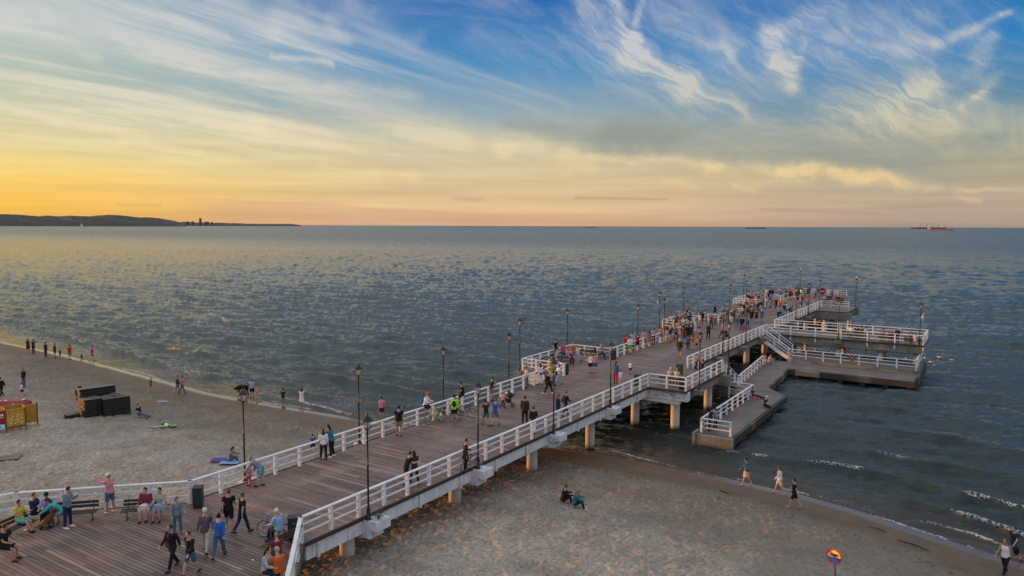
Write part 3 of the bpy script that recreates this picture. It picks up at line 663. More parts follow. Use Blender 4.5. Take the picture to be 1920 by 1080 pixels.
def girders():
    g = MB()     # the edge girders under the deck, one part each side; white near the land, grey farther out
    def run(mb, x, y0, y1, side):
        mb.box(x-.14, x+.14, y0, y1, 2.72, 3.395)
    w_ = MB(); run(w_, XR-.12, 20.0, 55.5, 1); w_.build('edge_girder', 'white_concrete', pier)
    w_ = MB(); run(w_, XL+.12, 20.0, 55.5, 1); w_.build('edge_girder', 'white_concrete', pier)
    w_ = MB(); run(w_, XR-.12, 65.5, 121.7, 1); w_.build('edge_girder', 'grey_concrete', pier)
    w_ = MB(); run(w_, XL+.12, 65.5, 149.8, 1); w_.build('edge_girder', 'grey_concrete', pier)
    w_ = MB(); run(w_, -20.2, 56.4, 65.2, 1); w_.box(-20.05, -23.0, 56, 56.3, 2.9, 3.3) if 0 else None; w_.build('edge_girder', 'grey_concrete', pier)
    w_ = MB(); w_.box(XR+.1, -6.4, 92.3, 92.6, 2.6, 3.395); w_.build('edge_girder', 'grey_concrete', pier)
    w_ = MB(); w_.box(-18.95, -18.65, 122.3, 131.4, 2.7, 3.395); w_.box(XR+.1, -18.96, 121.9, 122.2, 2.7, 3.395); w_.build('edge_girder', 'grey_concrete', pier)
    # stringers below
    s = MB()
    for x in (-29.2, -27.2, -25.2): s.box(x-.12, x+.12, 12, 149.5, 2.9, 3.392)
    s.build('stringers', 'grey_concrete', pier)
    # dark fascia board along the deck edge
    f = MB()
    for a, b in (((XR+.09, 19.95), (XR+.09, 55.5)), ((XR+.09, 65.5), (XR+.09, 92.1)), ((XL-.09, 19.95), (XL-.09, 55.5)), ((XL-.09, 65.5), (XL-.09, 89.1)), ((XL-.09, 98.9), (XL-.09, 122.8)), ((XR+.09, 98.3), (XR+.09, 121.7))):
        f.box(a[0]-.035, a[0]+.035, a[1], b[1], 3.36, 3.53)
    for a, b in (((XR+.08, 19.86), (-18.4, 15.06)), ((XL-.08, 19.86), (-36.0, 15.0))): f.beam((a[0], a[1], 3.42), (b[0], b[1], 3.42), .07, .2)
    f.box(-19.995, -19.93, 55.6, 65.4, 3.36, 3.53); f.box(XR+.13, -20.0, 55.52, 55.595, 3.36, 3.53); f.box(XR+.13, -6.2, 92.12, 92.195, 3.36, 3.53); f.box(-6.195, -6.13, 92.2, 98.2, 3.36, 3.53)
    f.box(XR+.13, -18.6, 121.72, 121.795, 3.34, 3.53); f.box(-18.595, -18.53, 121.8, 131.8, 3.34, 3.53)
    f.build('fascia', 'dark_wood', pier)
    # fins under each second rail post
    f = MB()
    y = 20.6
    while y < 55: MB().box(XR+.03, XR+.12, y-.07, y+.07, 2.66, 3.35).build('girder_rib', 'white_concrete', pier); y += 3.28
girders()
def bracket(mb, x, y, side):
    """the stepped lamp console at the end of a cross beam"""
    s = side
    def bx(a, b, z0, z1, hy): mb.box(min(x+s*a, x+s*b), max(x+s*a, x+s*b), y-hy, y+hy, z0, z1, .02)
    bx(-.30, .86, 2.94, 3.40, .46); bx(-.30, .42, 2.52, 2.942, .455)
def crossbeams():
    for i, y in enumerate(YS):
        if y < 15 or y > 149: continue
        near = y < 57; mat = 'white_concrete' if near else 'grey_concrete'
        c = MB()
        if abs(y-56.5) < 1: c.box(-35.4, -19.9, 55.75, 56.35, 2.62, 3.39, .03); c.box(-34.6, -20.6, 55.8, 56.3, 2.3, 2.63, .02)
        else:
            c.box(XL+.3, XR-.3, y-.32, y+.32, 2.35, 2.9, .03)
            if y < 50 or 66 < y < 90 or 99 < y < 120:
                if y > 20: bracket(c, XR, y, 1)
            if y > 20 and (y < 50 or 66 < y < 88 or 99 < y < 120 or y > 134): bracket(c, XL, y, -1)
            if 60 < y < 66: c.box(-35.4, XL+.3, y-.3, y+.3, 2.35, 3.38, .02); c.box(XR-.3, -19.2, y-.45, y+.45, 2.45, 3.38, .03)
            if 89 < y < 98: c.box(-35.9, XL+.3, y-.3, y+.3, 2.35, 3.38, .02)
            if 121 < y < 131: c.box(-36.6, XL+.3, y-.3, y+.3, 2.35, 3.38, .02); c.box(XR-.3, -18.2, y-.4, y+.4, 2.3, 3.38, .03)
        c.build('crossbeam', mat, pier)
        for x in (-29.4, -24.65):
            gz = ground(x, y)-.4
            MB().tube([(x, y, gz), (x, y, 2.4)], .35, 20).build('pile', 'pile_concrete', pier)
    for x, y in ((-21.35, 57.0), (-21.35, 65.2), (-34.2, 56.2), (-34.2, 64.7), (-34.4, 90.3), (-34.4, 97.6), (-19.8, 122.9), (-19.6, 130.4), (-21.9, 122.6), (-35.5, 124), (-35.5, 131)):
        MB().tube([(x, y, -2.4), (x, y, 2.4)], .36, 20).build('pile', 'pile_concrete', pier)
    for x in (-19.5, -15.1, -10.6, -7.0):
        for y in (93.2, 97.4):
            MB().tube([(x, y, -2.4), (x, y, 2.62)], .3, 16).build('pile', 'pile_concrete', pier)
        c = MB().box(x-.3, x+.3, 92.62, 98.1, 2.3, 3.38); c.build('crossbeam', 'grey_concrete', pier)
crossbeams()
# scrawls on the concrete: loose strokes nobody can read
def scrawl(name, o, ux, n, seed, rgb, sc=.16):
    rg = random.Random(seed); g = MB(); o = Vector(o); ux = Vector(ux); uz = Vector((0, 0, 1)); nrm = ux.cross(uz)
    for i in range(n):
        p = o+ux*(i*sc*1.15); pts = [p+ux*rg.uniform(0, sc)+uz*rg.uniform(-sc, sc)*.9+nrm*.004 for _ in range(rg.randint(2, 4))]
        for a, b in zip(pts, pts[1:]): g.beam(a, b, .012, .035, .008, .002)
    mt = 'ink_%02x%02x%02x' % rgb
    if mt not in MATS: simple(mt, rgb, .7)
    g.build('graffiti', mt, pier)
scrawl('g', (-22.9, 55.745, 2.95), (1, 0, 0), 15, 3, (46, 56, 74)); scrawl('g', (-22.1, 55.745, 3.16), (1, 0, 0), 10, 4, (60, 64, 84), .11)
scrawl('g', (-23.0, 39.28, 3.2), (1, 0, 0), 5, 8, (62, 78, 104), .15); scrawl('g', (-23.0, 39.28, 3.0), (1, 0, 0), 4, 9, (62, 78, 104), .15)

# ------------------------------------------------------------------ railings
NR = [0]
def railing(pts, label, z=DK, zs=None, step=1.64, drop=.0, posts=True, h=1.08, thin=1.0, group='white railings of the pier'):
    """white timber railing along a line of points; zs gives the deck height at each point"""
    e = empty('railing', (0, 0, 0)); P_ = [Vector((p[0], p[1], (zs[i] if zs else z))) for i, p in enumerate(pts)]
    top, mid = MB(), [MB(), MB()]
    for a, b in zip(P_, P_[1:]):
        top.beam(a+Vector((0, 0, h)), b+Vector((0, 0, h)), .17*thin, .065, .085*thin, .012)
        for m_, f in zip(mid, (.36, .70)): m_.beam(a+Vector((0, 0, h*f)), b+Vector((0, 0, h*f)), .045, .085)
    top.build('handrail', 'white_paint', e)
    for m_ in mid: m_.build('rail', 'white_paint', e)
    used = []
    for k, (a, b) in enumerate(zip(P_, P_[1:])):
        L = (b-a).length; n = max(1, round(L/step))
        for i in range(n+1):
            p = a+(b-a)*(i/n)
            if any((p-q).length < .3 for q in used): continue
            used.append(p); d = (b-a).normalized(); ang = math.atan2(d.y, d.x)
            key = (round(drop, 2), h, thin)
            if key not in PM:
                PM[key] = MB().box(-.07*thin, .07*thin, -.075*thin, .075*thin, -drop-.08, h-.035, .01).mesh('post'); PM[key].materials.append(MATS['white_paint'])
            o = bpy.data.objects.new('post', PM[key]); COL.objects.link(o); o.parent = e; o.location = p; o.rotation_euler = (0, 0, ang+RNG.normal(0, .01))
            reg(e, o)
    return tag(e, label, 'railing', group)
PM = {}
railing([(-40.5, 12.0), (-36.1, 14.5), ] if False else [(-41, 8.0), (-36.1, 14.5), (-30.9, 19.9)] if False else [(-37.2, 11.6), (-36.0, 14.75)], 'short white railing at the far left edge of the boardwalk', group=None)
railing([(-36.0, 14.75), (-30.95, 19.9)], 'white railing behind the two benches at left', group=None)
railing([(-30.95, 19.9), (XL, 55.75)], 'long white railing on the left of the pier between the bend and first bay', group=None)
railing([(-35.35, 55.8), (XL+.1, 55.75)], 'sunlit white railing across the near side of the first left bay', group=None)
railing([(-35.35, 55.8), (-35.45, 65.25)], 'white railing along the outer side of the first left bay with people sitting along it', group=None)
railing([(-35.45, 65.25), (XL, 65.2)], 'white railing across the far side of the first left bay behind the dark bench', group=None)
railing([(XL, 65.2), (XL, 89.2)], 'white railing lined by onlookers between the first and second left bays', group=None)
railing([(-35.4, 89.3), (XL+.1, 89.3)], 'pinkish lit white railing across the near side of the crowded second bay', group=None)
railing([(-35.4, 89.3), (-35.4, 98.7), (XL, 98.7)], 'white railing round the outer side of the crowded second bay', group=None)
railing([(XL, 98.7), (XL, 122.9)], 'white railing with people leaning on it between the second and third left bays', group=None)
railing([(-36.4, 127.8), (XL-.3, 127.8)] if False else [(-36.4, 123.0), (XL+.1, 123.0)], 'orange lit white railing across the near side of the farthest left bay', group=None)
railing([(-36.4, 123.0), (-36.4, 133.1), (XL, 133.1)], 'white railing round the outer side of the farthest left bay', group=None)
railing([(XL, 133.1), (XL, 149.9), (XR, 149.9)], 'white railing along the left side and end of the pier head', group=None)
railing([(-18.55, 15.0), (-23.3, 19.85)], 'white railing slanting toward the viewer at the right edge of the boardwalk', drop=.5, group=None)
railing([(-23.3, 19.85), (XR, 55.7)], 'long white railing on the right side of the pier with five lamps beside it', drop=.1, group=None)
railing([(XR, 55.7), (-20.05, 55.75)], 'white railing across the near side of the right bay in front of the seated pair', drop=.1, group=None)
railing([(-20.05, 55.75), (-20.1, 65.1)], 'white railing along the outer side of the right bay up to the near stair', drop=.1, group=None)
railing([(-20.1, 65.1), (-20.35, 71.2)], 'sloping white railing on the sea side of the near stair', zs=[DK, LW], group=None)
railing([(XR-.05, 65.1), (-23.1, 71.2)] if False else [(XR+.25, 65.6), (XR+.3, 71.4)], 'sloping white railing on the inner side of the near stair', zs=[DK, LW], group=None)
railing([(XR-.1, 65.1), (XR, 89.4), (XR+.0, 89.4)] if False else [(XR-.1, 65.1), (XR, 89.3)], 'white railing on the right side of the pier between the two stairs', group=None)
railing([(XR, 89.3), (XR+.55, 91.6)] if False else [(XR, 89.3), (XR+.1, 92.3)], 'short white railing piece turning to the head of the far stair', group=None)
railing([(XR+.1, 92.3), (-6.3, 92.3)], 'white railing on the near side of the raised right arm', drop=.5, step=2.9, group=None)
railing([(-6.3, 92.3), (-6.3, 98.1)], 'white railing closing the outer end of the raised right arm', drop=.5, group=None)
railing([(-6.3, 98.1), (-23.6, 98.1)], 'white railing along the far side of the raised right arm behind the benches', step=2.9, group=None)
railing([(-23.6, 98.1), (XR-.1, 137.0)] if False else [(-23.45, 98.2), (-23.45, 127.9)], 'white railing on the right side of the outer pier beyond the arm', group=None)
railing([(-23.4, 128.0), (-19.4, 128.0)], 'thin white railing in front of the seated people at the pier head', step=1.4, thin=.6, group=None)
railing([(XR+.2, 88.9), (-19.7, 88.9)], 'sloping white railing on the near side of the far stair', zs=[DK, LW+.45], group=None)
railing([(XR+.2, 91.7), (-19.9, 91.7)], 'sloping white railing on the far side of the far stair', zs=[DK, LW+.45], group=None)
railing([(-19.6, 88.6), (-6.6, 88.6)], 'white railing on the near side of the low right platform with a red lifebuoy', z=LW+.35, step=1.85, drop=.45, group=None)
railing([(-6.6, 88.6), (-6.7, 95.2)], 'white railing closing the outer end of the low right platform', z=LW+.35, group=None)
railing([(-6.7, 95.2), (-19.9, 95.2)], 'white railing along the far side of the low right platform', z=LW+.35, step=1.85, group=None)
railing([(-18.1, 53.9), (-18.15, 68.2)], 'white railing along the near low landing stage', z=LW, drop=.35, group=None)
railing([(-18.1, 53.9), (-15.9, 53.95)], 'short white railing across the near end of the low landing stage', z=LW, step=2.0, drop=.35, group=None)
railing([(-18.15, 68.2), (-20.4, 68.4)], 'short white railing stepping across between the two halves of the low walkway', z=LW, step=2.2, drop=.4, group=None)
railing([(-20.4, 71.3), (-21.5, 84.6)], 'white railing along the left side of the low walkway toward the far stair', z=LW, drop=.1, group=None)

# ------------------------------------------------------------------ low walkway, platform and stairs
low = empty('landing_stage'); tag(low, 'low timber landing stage beside the pier with a dark beam edge', 'landing stage')
deck_part('deck', [rect(-18.25, -15.75, 53.75, 69.9), [(-18.25, 69.9), (-15.75, 69.9), (-17.9, 72.7), (-18.25, 72.7)], rect(-20.5, -18.25, 68.35, 72.7), rect(-23.0, -20.5, 71.0, 72.7),
                   [(-21.6, 72.7), (-18.0, 72.7), (-18.7, 84.0), (-21.7, 84.0)], rect(-21.7, -6.3, 84.0, 88.35)], LW, .14, 'walk_boards', low)
f = MB()
f.box(-15.72, -15.52, 53.8, 69.95, .35, .93, .03); f.beam((-15.6, 70.0, .62), (-17.85, 72.8, .62), .22, .6); f.beam((-17.9, 72.8, .62), (-18.6, 84.0, .62), .22, .6); f.box(-18.5, -6.25, 83.75, 83.97, .3, .93, .03); f.box(-6.25, -6.05, 83.8, 95.4, .3, 1.28, .03)
f.build('edge_beam', 'timber_face', low)
f = MB().box(-18.35, -15.55, 53.35, 53.74, -1.0, LW-.02, .04); f.box(-18.6, -18.36, 53.3, 54.4, -1.0, LW+.1, .03); f.build('end_wall', 'grey_concrete', low)
for y in np.arange(54.5, 83, 2.9): MB().box(-18.15+(-2.6 if y > 72.5 else 0), -15.8+(-2.6 if y > 72.5 else (0 if y < 69 else -1.5)), y, y+.5, -1.5, LW-.15).build('support', 'grey_concrete', low)
for x in np.arange(-18, -6.8, 2.2): MB().box(x, x+.5, 84.1, 95, -1.5, LW-.15).build('support', 'grey_concrete', low)
plat = empty('low_platform'); tag(plat, 'low railed platform under the raised right arm of the pier', 'platform')
deck_part('deck', [rect(-19.75, -6.26, 88.4, 95.3)], LW+.35, .2, 'walk_boards', plat)
MB().box(-19.75, -6.3, 88.355, 88.395, .9, LW+.33).build('edge_beam', 'grey_concrete', plat)
def stair(x0, y0, x1, y1, wx, wy, z0, z1, label, n):
    """treads from (x0,y0,z0) down to (x1,y1,z1); wx/wy = the width vector"""
    e = empty('staircase'); t = MB(); L = Vector((x1-x0, y1-y0, 0)); st = L/n
    for i in range(n):
        a = Vector((x0, y0, 0))+st*i; b = a+st*1.04; zz = z0-(z0-z1)*(i+1)/(n+1)
        xs = sorted((a.x, b.x+wx)) if wx else sorted((a.x, b.x)); ys = sorted((a.y, b.y+wy)) if wy else sorted((a.y, b.y))
        t.box(xs[0], xs[1], ys[0], ys[1], zz-.06, zz)
    t.build('treads', 'walk_boards', e)
    for k in (0, 1):
        o = Vector((wx, wy, 0))*k; s = MB().beam(Vector((x0, y0, z0-.22))+o, Vector((x1, y1, z1-.05))+o, .09, .42); s.build('stringer', 'white_paint' if y0 > 80 else 'grey_concrete', e)
    return tag(e, label, 'stairs')
stair(XR+.2, 65.45, XR+.2, 71.0, 2.8, 0, DK, LW, 'wide shallow stair going down beside the right bay with people sitting on it', 14)
stair(XR+.2, 88.95, -19.75, 88.95, 0, 2.7, DK, LW+.35, 'steeper stair with white sides going down to the low platform', 10)

# ------------------------------------------------------------------ street lamps
def lamp_glass():
    mt, q, b = new_mat('lamp_glass'); P(b, Roughness=.12, IOR=1.45); b.inputs['Base Color'].default_value = (.72, .70, .66, 1)
    b.inputs['Transmission Weight'].default_value = .75; b.inputs['Alpha'].default_value = 1
lamp_glass()
def make_lamp():
    e = empty('street_lamp')
    MB().lathe([(.14, 0), (.14, .04), (.09, .08), (.085, .5), (.07, .55), (.05, .62), (.042, 2.4), (.052, 2.42), (.052, 2.48), (.038, 2.5), (.033, 4.02), (.06, 4.05), (.06, 4.1)], n=12).build('pole', 'black_metal', e)
    l = MB()
    for k in range(4):
        a = PI/4+k*PI/2; l.tube([(.10*math.cos(a), .10*math.sin(a), 4.12), (.19*math.cos(a), .19*math.sin(a), 4.50)], .013, 5)
    l.lathe([(.05, 4.08), (.15, 4.12), (.14, 4.14)], n=12); lo = l.build('lantern', 'black_metal', e)
    g = MB().lathe([(.085, 4.13), (.165, 4.49)], n=4); gl = g.build('glass', 'lamp_glass', lo)
    c = MB().lathe([(.27, 4.50), (.25, 4.53), (.13, 4.66), (.055, 4.72), (.05, 4.76), (.02, 4.80), (.035, 4.83), (.004, 4.90)], n=12); c.build('cap', 'black_metal', lo)
    MB().lathe([(.03, 4.15), (.05, 4.25), (.045, 4.35), (.02, 4.4)], n=8).build('bulb', 'white_paint', lo)
    return e
lamp0 = make_lamp(); first = [True]
LP = [(-22.92, 23.35, 'lamp beside a small plant at the near end of the right railing'), (-22.92, 31.7, 'second lamp along the right railing by the leaning bicycle'),
      (-22.92, 39.85, 'third lamp along the right railing on a console with scribbles'), (-22.92, 48.05, 'fourth lamp along the right railing before the right bay'),
      (-19.55, 57.4, 'lamp at the near corner of the right bay'), (-19.5, 64.9, 'lamp where the near stair goes down from the right bay'),
      (-22.9, 74.2, 'lamp on the right railing just past the near stair'), (-22.9, 82.5, 'lamp on the right railing before the far stair'),
      (-14.95, 92.0, 'lamp at the middle of the raised arm in front of its railing'), (-6.75, 93.2, 'lamp at the outer end of the raised right arm'),
      (-23.0, 107.4, 'lamp on the outer right railing nearest the arm'), (-23.0, 115.6, 'middle lamp of three on the outer right railing'), (-23.1, 124.0, 'lamp beside the red round board'),
      (-18.9, 131.2, 'tall lamp with shiny gulls shapes at the right corner of the pier head'), (-31.75, 23.5, 'lamp by the left railing near the toddler and bending woman'),
      (-31.7, 31.6, 'lamp by the left railing next to the couple looking at the beach'), (-31.75, 39.8, 'lamp behind the cyclist who sits on the left railing'), (-31.7, 48.0, 'lamp by the left railing just before the first bay'),
      (-35.75, 55.9, 'lamp at the near corner of the first left bay'), (-36.0, 65.2, 'lamp behind the group on the benches of the first left bay'),
      (-32.0, 73.6, 'lamp behind the onlookers in red and white on the left railing'), (-32.2, 81.7, 'shorter looking lamp at the near corner of the second bay'), (-35.9, 89.4, 'lamp just outside the second left bay'),
      (-36.2, 98.8, 'lamp behind the crowd in the second left bay'), (-32.4, 107.8, 'lamp by the left railing between the second and third bays'), (-37.0, 131.0, 'left one of the tightly paired lamps near the farthest bay'),
      (-32.5, 116.6, 'right one of the tightly paired lamps near the farthest bay'), (-32.6, 125.0, 'lamp rising inside the farthest left bay'), (-31.6, 150.3, 'lamp at the far left corner of the pier head')]
for i, (x, y, lab) in enumerate(LP):
    o = lamp0 if i == 0 else clone(lamp0)
    o.location = (x, y, 3.40 if not (x < -33 or -32.0 < x < -31) else 3.41); o.rotation_euler = (0, 0, (i*37 % 90)*PI/180)
    if x > -31 and i in (4, 5): o.location.z = 3.38
    tag(o, 'black ' + lab, 'street lamp', 'black street lamps along the pier')
for (x, y) in ((-35.75, 55.9), (-36.0, 65.2), (-35.9, 89.4), (-36.2, 98.8), (-37.0, 131.0), (-19.55, 57.4), (-31.6, 150.3), (-32.4, 107.8), (-32.5, 116.6), (-32.2, 81.7), (-14.95, 92.0), (-32.6, 125.0)):
    MB().box(x-.35, x+.35, y-.35, y+.35, 3.0, 3.385, .03).build('lamp_console', 'grey_concrete', pier)

# ------------------------------------------------------------------ people
def remesh(mb, name, voxel, mat, smooth=2):
    """join the overlapping lofts of one body or garment into a single closed skin"""
    me = mb.mesh(name); o = bpy.data.objects.new(name, me); COL.objects.link(o)
    r = o.modifiers.new('r', 'REMESH'); r.mode = 'VOXEL'; r.voxel_size = voxel; r.use_smooth_shade = True
    s = o.modifiers.new('s', 'SMOOTH'); s.factor = .5; s.iterations = smooth
    dg = bpy.context.evaluated_depsgraph_get(); out = bpy.data.meshes.new_from_object(o.evaluated_get(dg), depsgraph=dg)
    bpy.data.objects.remove(o); bpy.data.meshes.remove(me); out.name = name; out.materials.clear(); out.materials.append(MATS[mat]); return out

def rot(v, ax, deg): return Matrix.Rotation(R(deg), 3, ax) @ Vector(v)
# a pose: lean (forward), turn, per side (left, right): arm (swing forward, out, elbow bend), leg (thigh forward, out, knee bend), crouch/seat
POSES = {
 'stand':  dict(arm=((4, 8, 12), (-4, 8, 10)), leg=((3, 3, 2), (-3, 3, 2))),
 'stand2': dict(arm=((15, 6, 55), (-3, 9, 14)), leg=((8, 4, 8), (-4, 3, 0)), head=12),
 'phone':  dict(arm=((28, 4, 100), (30, 2, 95)), leg=((2, 4, 2), (-2, 4, 2)), head=28),
 'photo':  dict(arm=((82, 8, 38), (88, 6, 25)), leg=((2, 4, 2), (-4, 4, 0)), head=0),
 'cross':  dict(arm=((30, -6, 105), (30, -8, 100)), leg=((2, 5, 2), (-2, 5, 2))),
 'lean':   dict(lean=16, arm=((48, 8, 62), (48, 8, 60)), leg=((-6, 4, 0), (8, 4, 22)), head=4),
 'walk':   dict(lean=3, arm=((-26, 7, 14), (24, 7, 26)), leg=((21, 2, 4), (-17, 2, 16))),
 'walk2':  dict(lean=3, arm=((22, 7, 24), (-20, 7, 12)), leg=((-15, 2, 20), (19, 2, 5))),
 'bend':   dict(lean=52, arm=((52, 4, 6), (8, 5, 20)), leg=((14, 4, 6), (-4, 4, 4)), head=-18),
 'push':   dict(lean=8, arm=((40, 3, 40), (40, 3, 40)), leg=((18, 2, 8), (-18, 2, 14))),
 'sit':    dict(lean=6, arm=((26, 8, 50), (24, 8, 58)), leg=((84, 6, 84), (80, 8, 76)), seat=.46, head=8),
 'sitc':   dict(lean=-4, arm=((30, 4, 80), (26, 5, 84)), leg=((86, 2, 88), (92, -8, 62)), seat=.46, head=14),
 'sitb':   dict(lean=42, arm=((60, 2, 12), (56, 4, 20)), leg=((80, 12, 92), (80, 12, 88)), seat=.46, head=6),
 'rail':   dict(lean=10, arm=((34, 6, 48), (30, 6, 55)), leg=((62, 8, 70), (54, 8, 52)), seat=1.10, head=10),
 'ground': dict(lean=14, arm=((52, 8, 46), (46, 8, 50)), leg=((118, 6, 104), (112, 8, 96)), seat=.12, head=10),
 'stretch':dict(lean=-14, arm=((-36, 14, 10), (24, 8, 60)), leg=((88, 6, 10), (98, 6, 40)), seat=.12, head=14),
 'prone':  dict(prone=1, arm=((150, 10, 100), (150, 10, 100)), leg=((4, 8, 4), (2, 8, 50)), head=-30),
 'crouch': dict(lean=30, arm=((50, 6, 50), (46, 6, 60)), leg=((110, 10, 140), (96, 12, 124)), head=0),
 'bike':   dict(lean=12, arm=((38, 8, 30), (20, 10, 30)), leg=((-2, 4, 0), (10, 6, 14)), head=4),
 'spread': dict(lean=8, arm=((40, 10, 20), (-14, 12, 14)), leg=((26, 16, 2), (-20, 14, 6)), head=10),
}
def skeleton(pose, girth=1.0):
    p = POSES[pose]; ln = p.get('lean', 0); J = {}
    hip = Vector((0, 0, .93)); J['hip'] = hip
    def torso(v): return hip+rot(v, 'X', -ln)
    def tor(v): return rot(v, 'X', -ln)
    J['waist'], J['chest'], J['neck0'], J['neck'] = torso((0, -.005, .16)), torso((0, .0, .36)), torso((0, .0, .50)), torso((0, .015, .57))
    hd = p.get('head', 0); J['headr'] = -ln*.55-hd*.8; J['head'] = J['neck']+rot((0, .02, .115), 'X', J['headr'])
    for s, k in ((-1, 0), (1, 1)):
        sw, out, el = p['arm'][k]; sh = torso((s*.185, 0, .475)); J['sh', s] = sh
        def dirv(a, o): return rot(rot((0, 0, -1), 'X', a), 'Y', -s*o)
        e = sh+dirv(sw-ln*.3, out)*.285; J['el', s] = e
        wv = dirv(sw-ln*.3+el, out*.4-(10 if el > 60 else 0)); wr = e+wv*.25; J['wr', s] = wr; J['wv', s] = wv
        th, lo, kn = p['leg'][k]; h = hip+Vector((s*.095, 0, -.03)); J['hp', s] = h
        kd = rot(rot((0, 0, -1), 'X', th), 'Y', -s*lo); kp = h+kd*.43; J['kn', s] = kp
        sd_ = rot(rot((0, 0, -1), 'X', th-kn), 'Y', -s*lo*.5); J['an', s] = kp+sd_*.41
        fr = rot((0, 1, 0), 'X', max(-35, min(20, (th-kn)*.5 if 'seat' not in p else (th-kn)*.3))); J['ft', s] = fr; J['sd', s] = sd_
    return J, p
def body_mb(J, g, fine, female):
    b = MB(); n = 14 if fine else 9
    ax = lambda k: J[k]
    w = .92 if female else 1.0
    ta = [(J['hip']+Vector((0, 0, -.07)), (.13*g, .10*g)), (J['hip'], (.165*g, .12*g)), (J['waist'], (.135*g*w, .10*g)), (J['chest'], (.165*g*w, .12*g)), (J['chest'].lerp(J['neck0'], .65), (.17*w, .10)), (J['neck0'], (.085, .07)), (J['neck'], (.055, .058)), (J['neck'].lerp(J['head'], .4), (.052, .055))]
    b.tube([t[0] for t in ta], [t[1] for t in ta], n)
    q = Matrix.Rotation(R(J['headr']), 3, 'X'); hc = J['head']
    b.ell(hc+q @ Vector((0, -.005, .03)), (.076, .095, .105), n, 9, q); b.ell(hc+q @ Vector((0, .025, -.05)), (.052, .06, .062), n, 7, q)
    b.tube([hc+q @ Vector((0, .085, .02)), hc+q @ Vector((0, .115, -.012)), hc+q @ Vector((0, .088, -.022))], [.008, .016, .01], 6)
    for s in (-1, 1): b.ell(hc+q @ Vector((s*.077, -.005, .0)), (.012, .022, .033), 6, 5, q)
    if fine:
        b.ell(hc+q @ Vector((0, .083, -.055)), (.026, .012, .008), 8, 5, q)
        for s in (-1, 1): b.ell(hc+q @ Vector((s*.032, .083, .045)), (.022, .012, .008), 8, 5, q)
    for s in (-1, 1):
        sh, el, wr, wv = J['sh', s], J['el', s], J['wr', s], J['wv', s]
        b.tube([sh+Vector((-s*.05, 0, .0)), sh, sh.lerp(el, .3), sh.lerp(el, .85), el, el.lerp(wr, .3), el.lerp(wr, .85), wr], [.055, .056*g, .052*g, .041, .040, .042, .029, .027], n-2)
        side = wv.cross(Vector((0, 1, 0)) if abs(wv.y) < .8 else Vector((0, 0, 1))).normalized(); nn = side.cross(wv)
        pm = wr+wv*.045
        b.ell(pm, (.036, .018, .05), 8, 6, Matrix((side, nn, wv)).transposed())
        if fine:
            for i, (o_, L) in enumerate(((-.028, .062), (-.010, .074), (.009, .070), (.026, .054))):
                a = wr+wv*.075+side*o_; k1 = a+wv*L*.5+nn*.006; b.tube([a-wv*.02, a, k1, k1+wv*L*.4+nn*.022], [.0095, .0095, .009, .0075], 6)
            a = wr+wv*.03-side*.03; b.tube([a, a-side*.022+wv*.028, a-side*.02+wv*.06+nn*.012], [.011, .0105, .008], 6)
        else: b.tube([pm, pm+wv*.07+nn*.01], [.03, .018], 6)
        hp, kn, an = J['hp', s], J['kn', s], J['an', s]; sd_ = J['sd', s]
        b.tube([hp+Vector((0, 0, .05)), hp, hp.lerp(kn, .35), hp.lerp(kn, .88), kn, kn.lerp(an, .3), kn.lerp(an, .8), an+sd_*.03], [.09*g, .092*g, .080*g, .055, .053, .056, .036, .036], n-2)
        ft = J['ft', s]; b.tube([an+sd_*.045-ft*.045, an+sd_*.05+ft*.03, an+sd_*.058+ft*.13, an+sd_*.06+ft*.185], [.034, .040, .036, .02], 8)
    return b
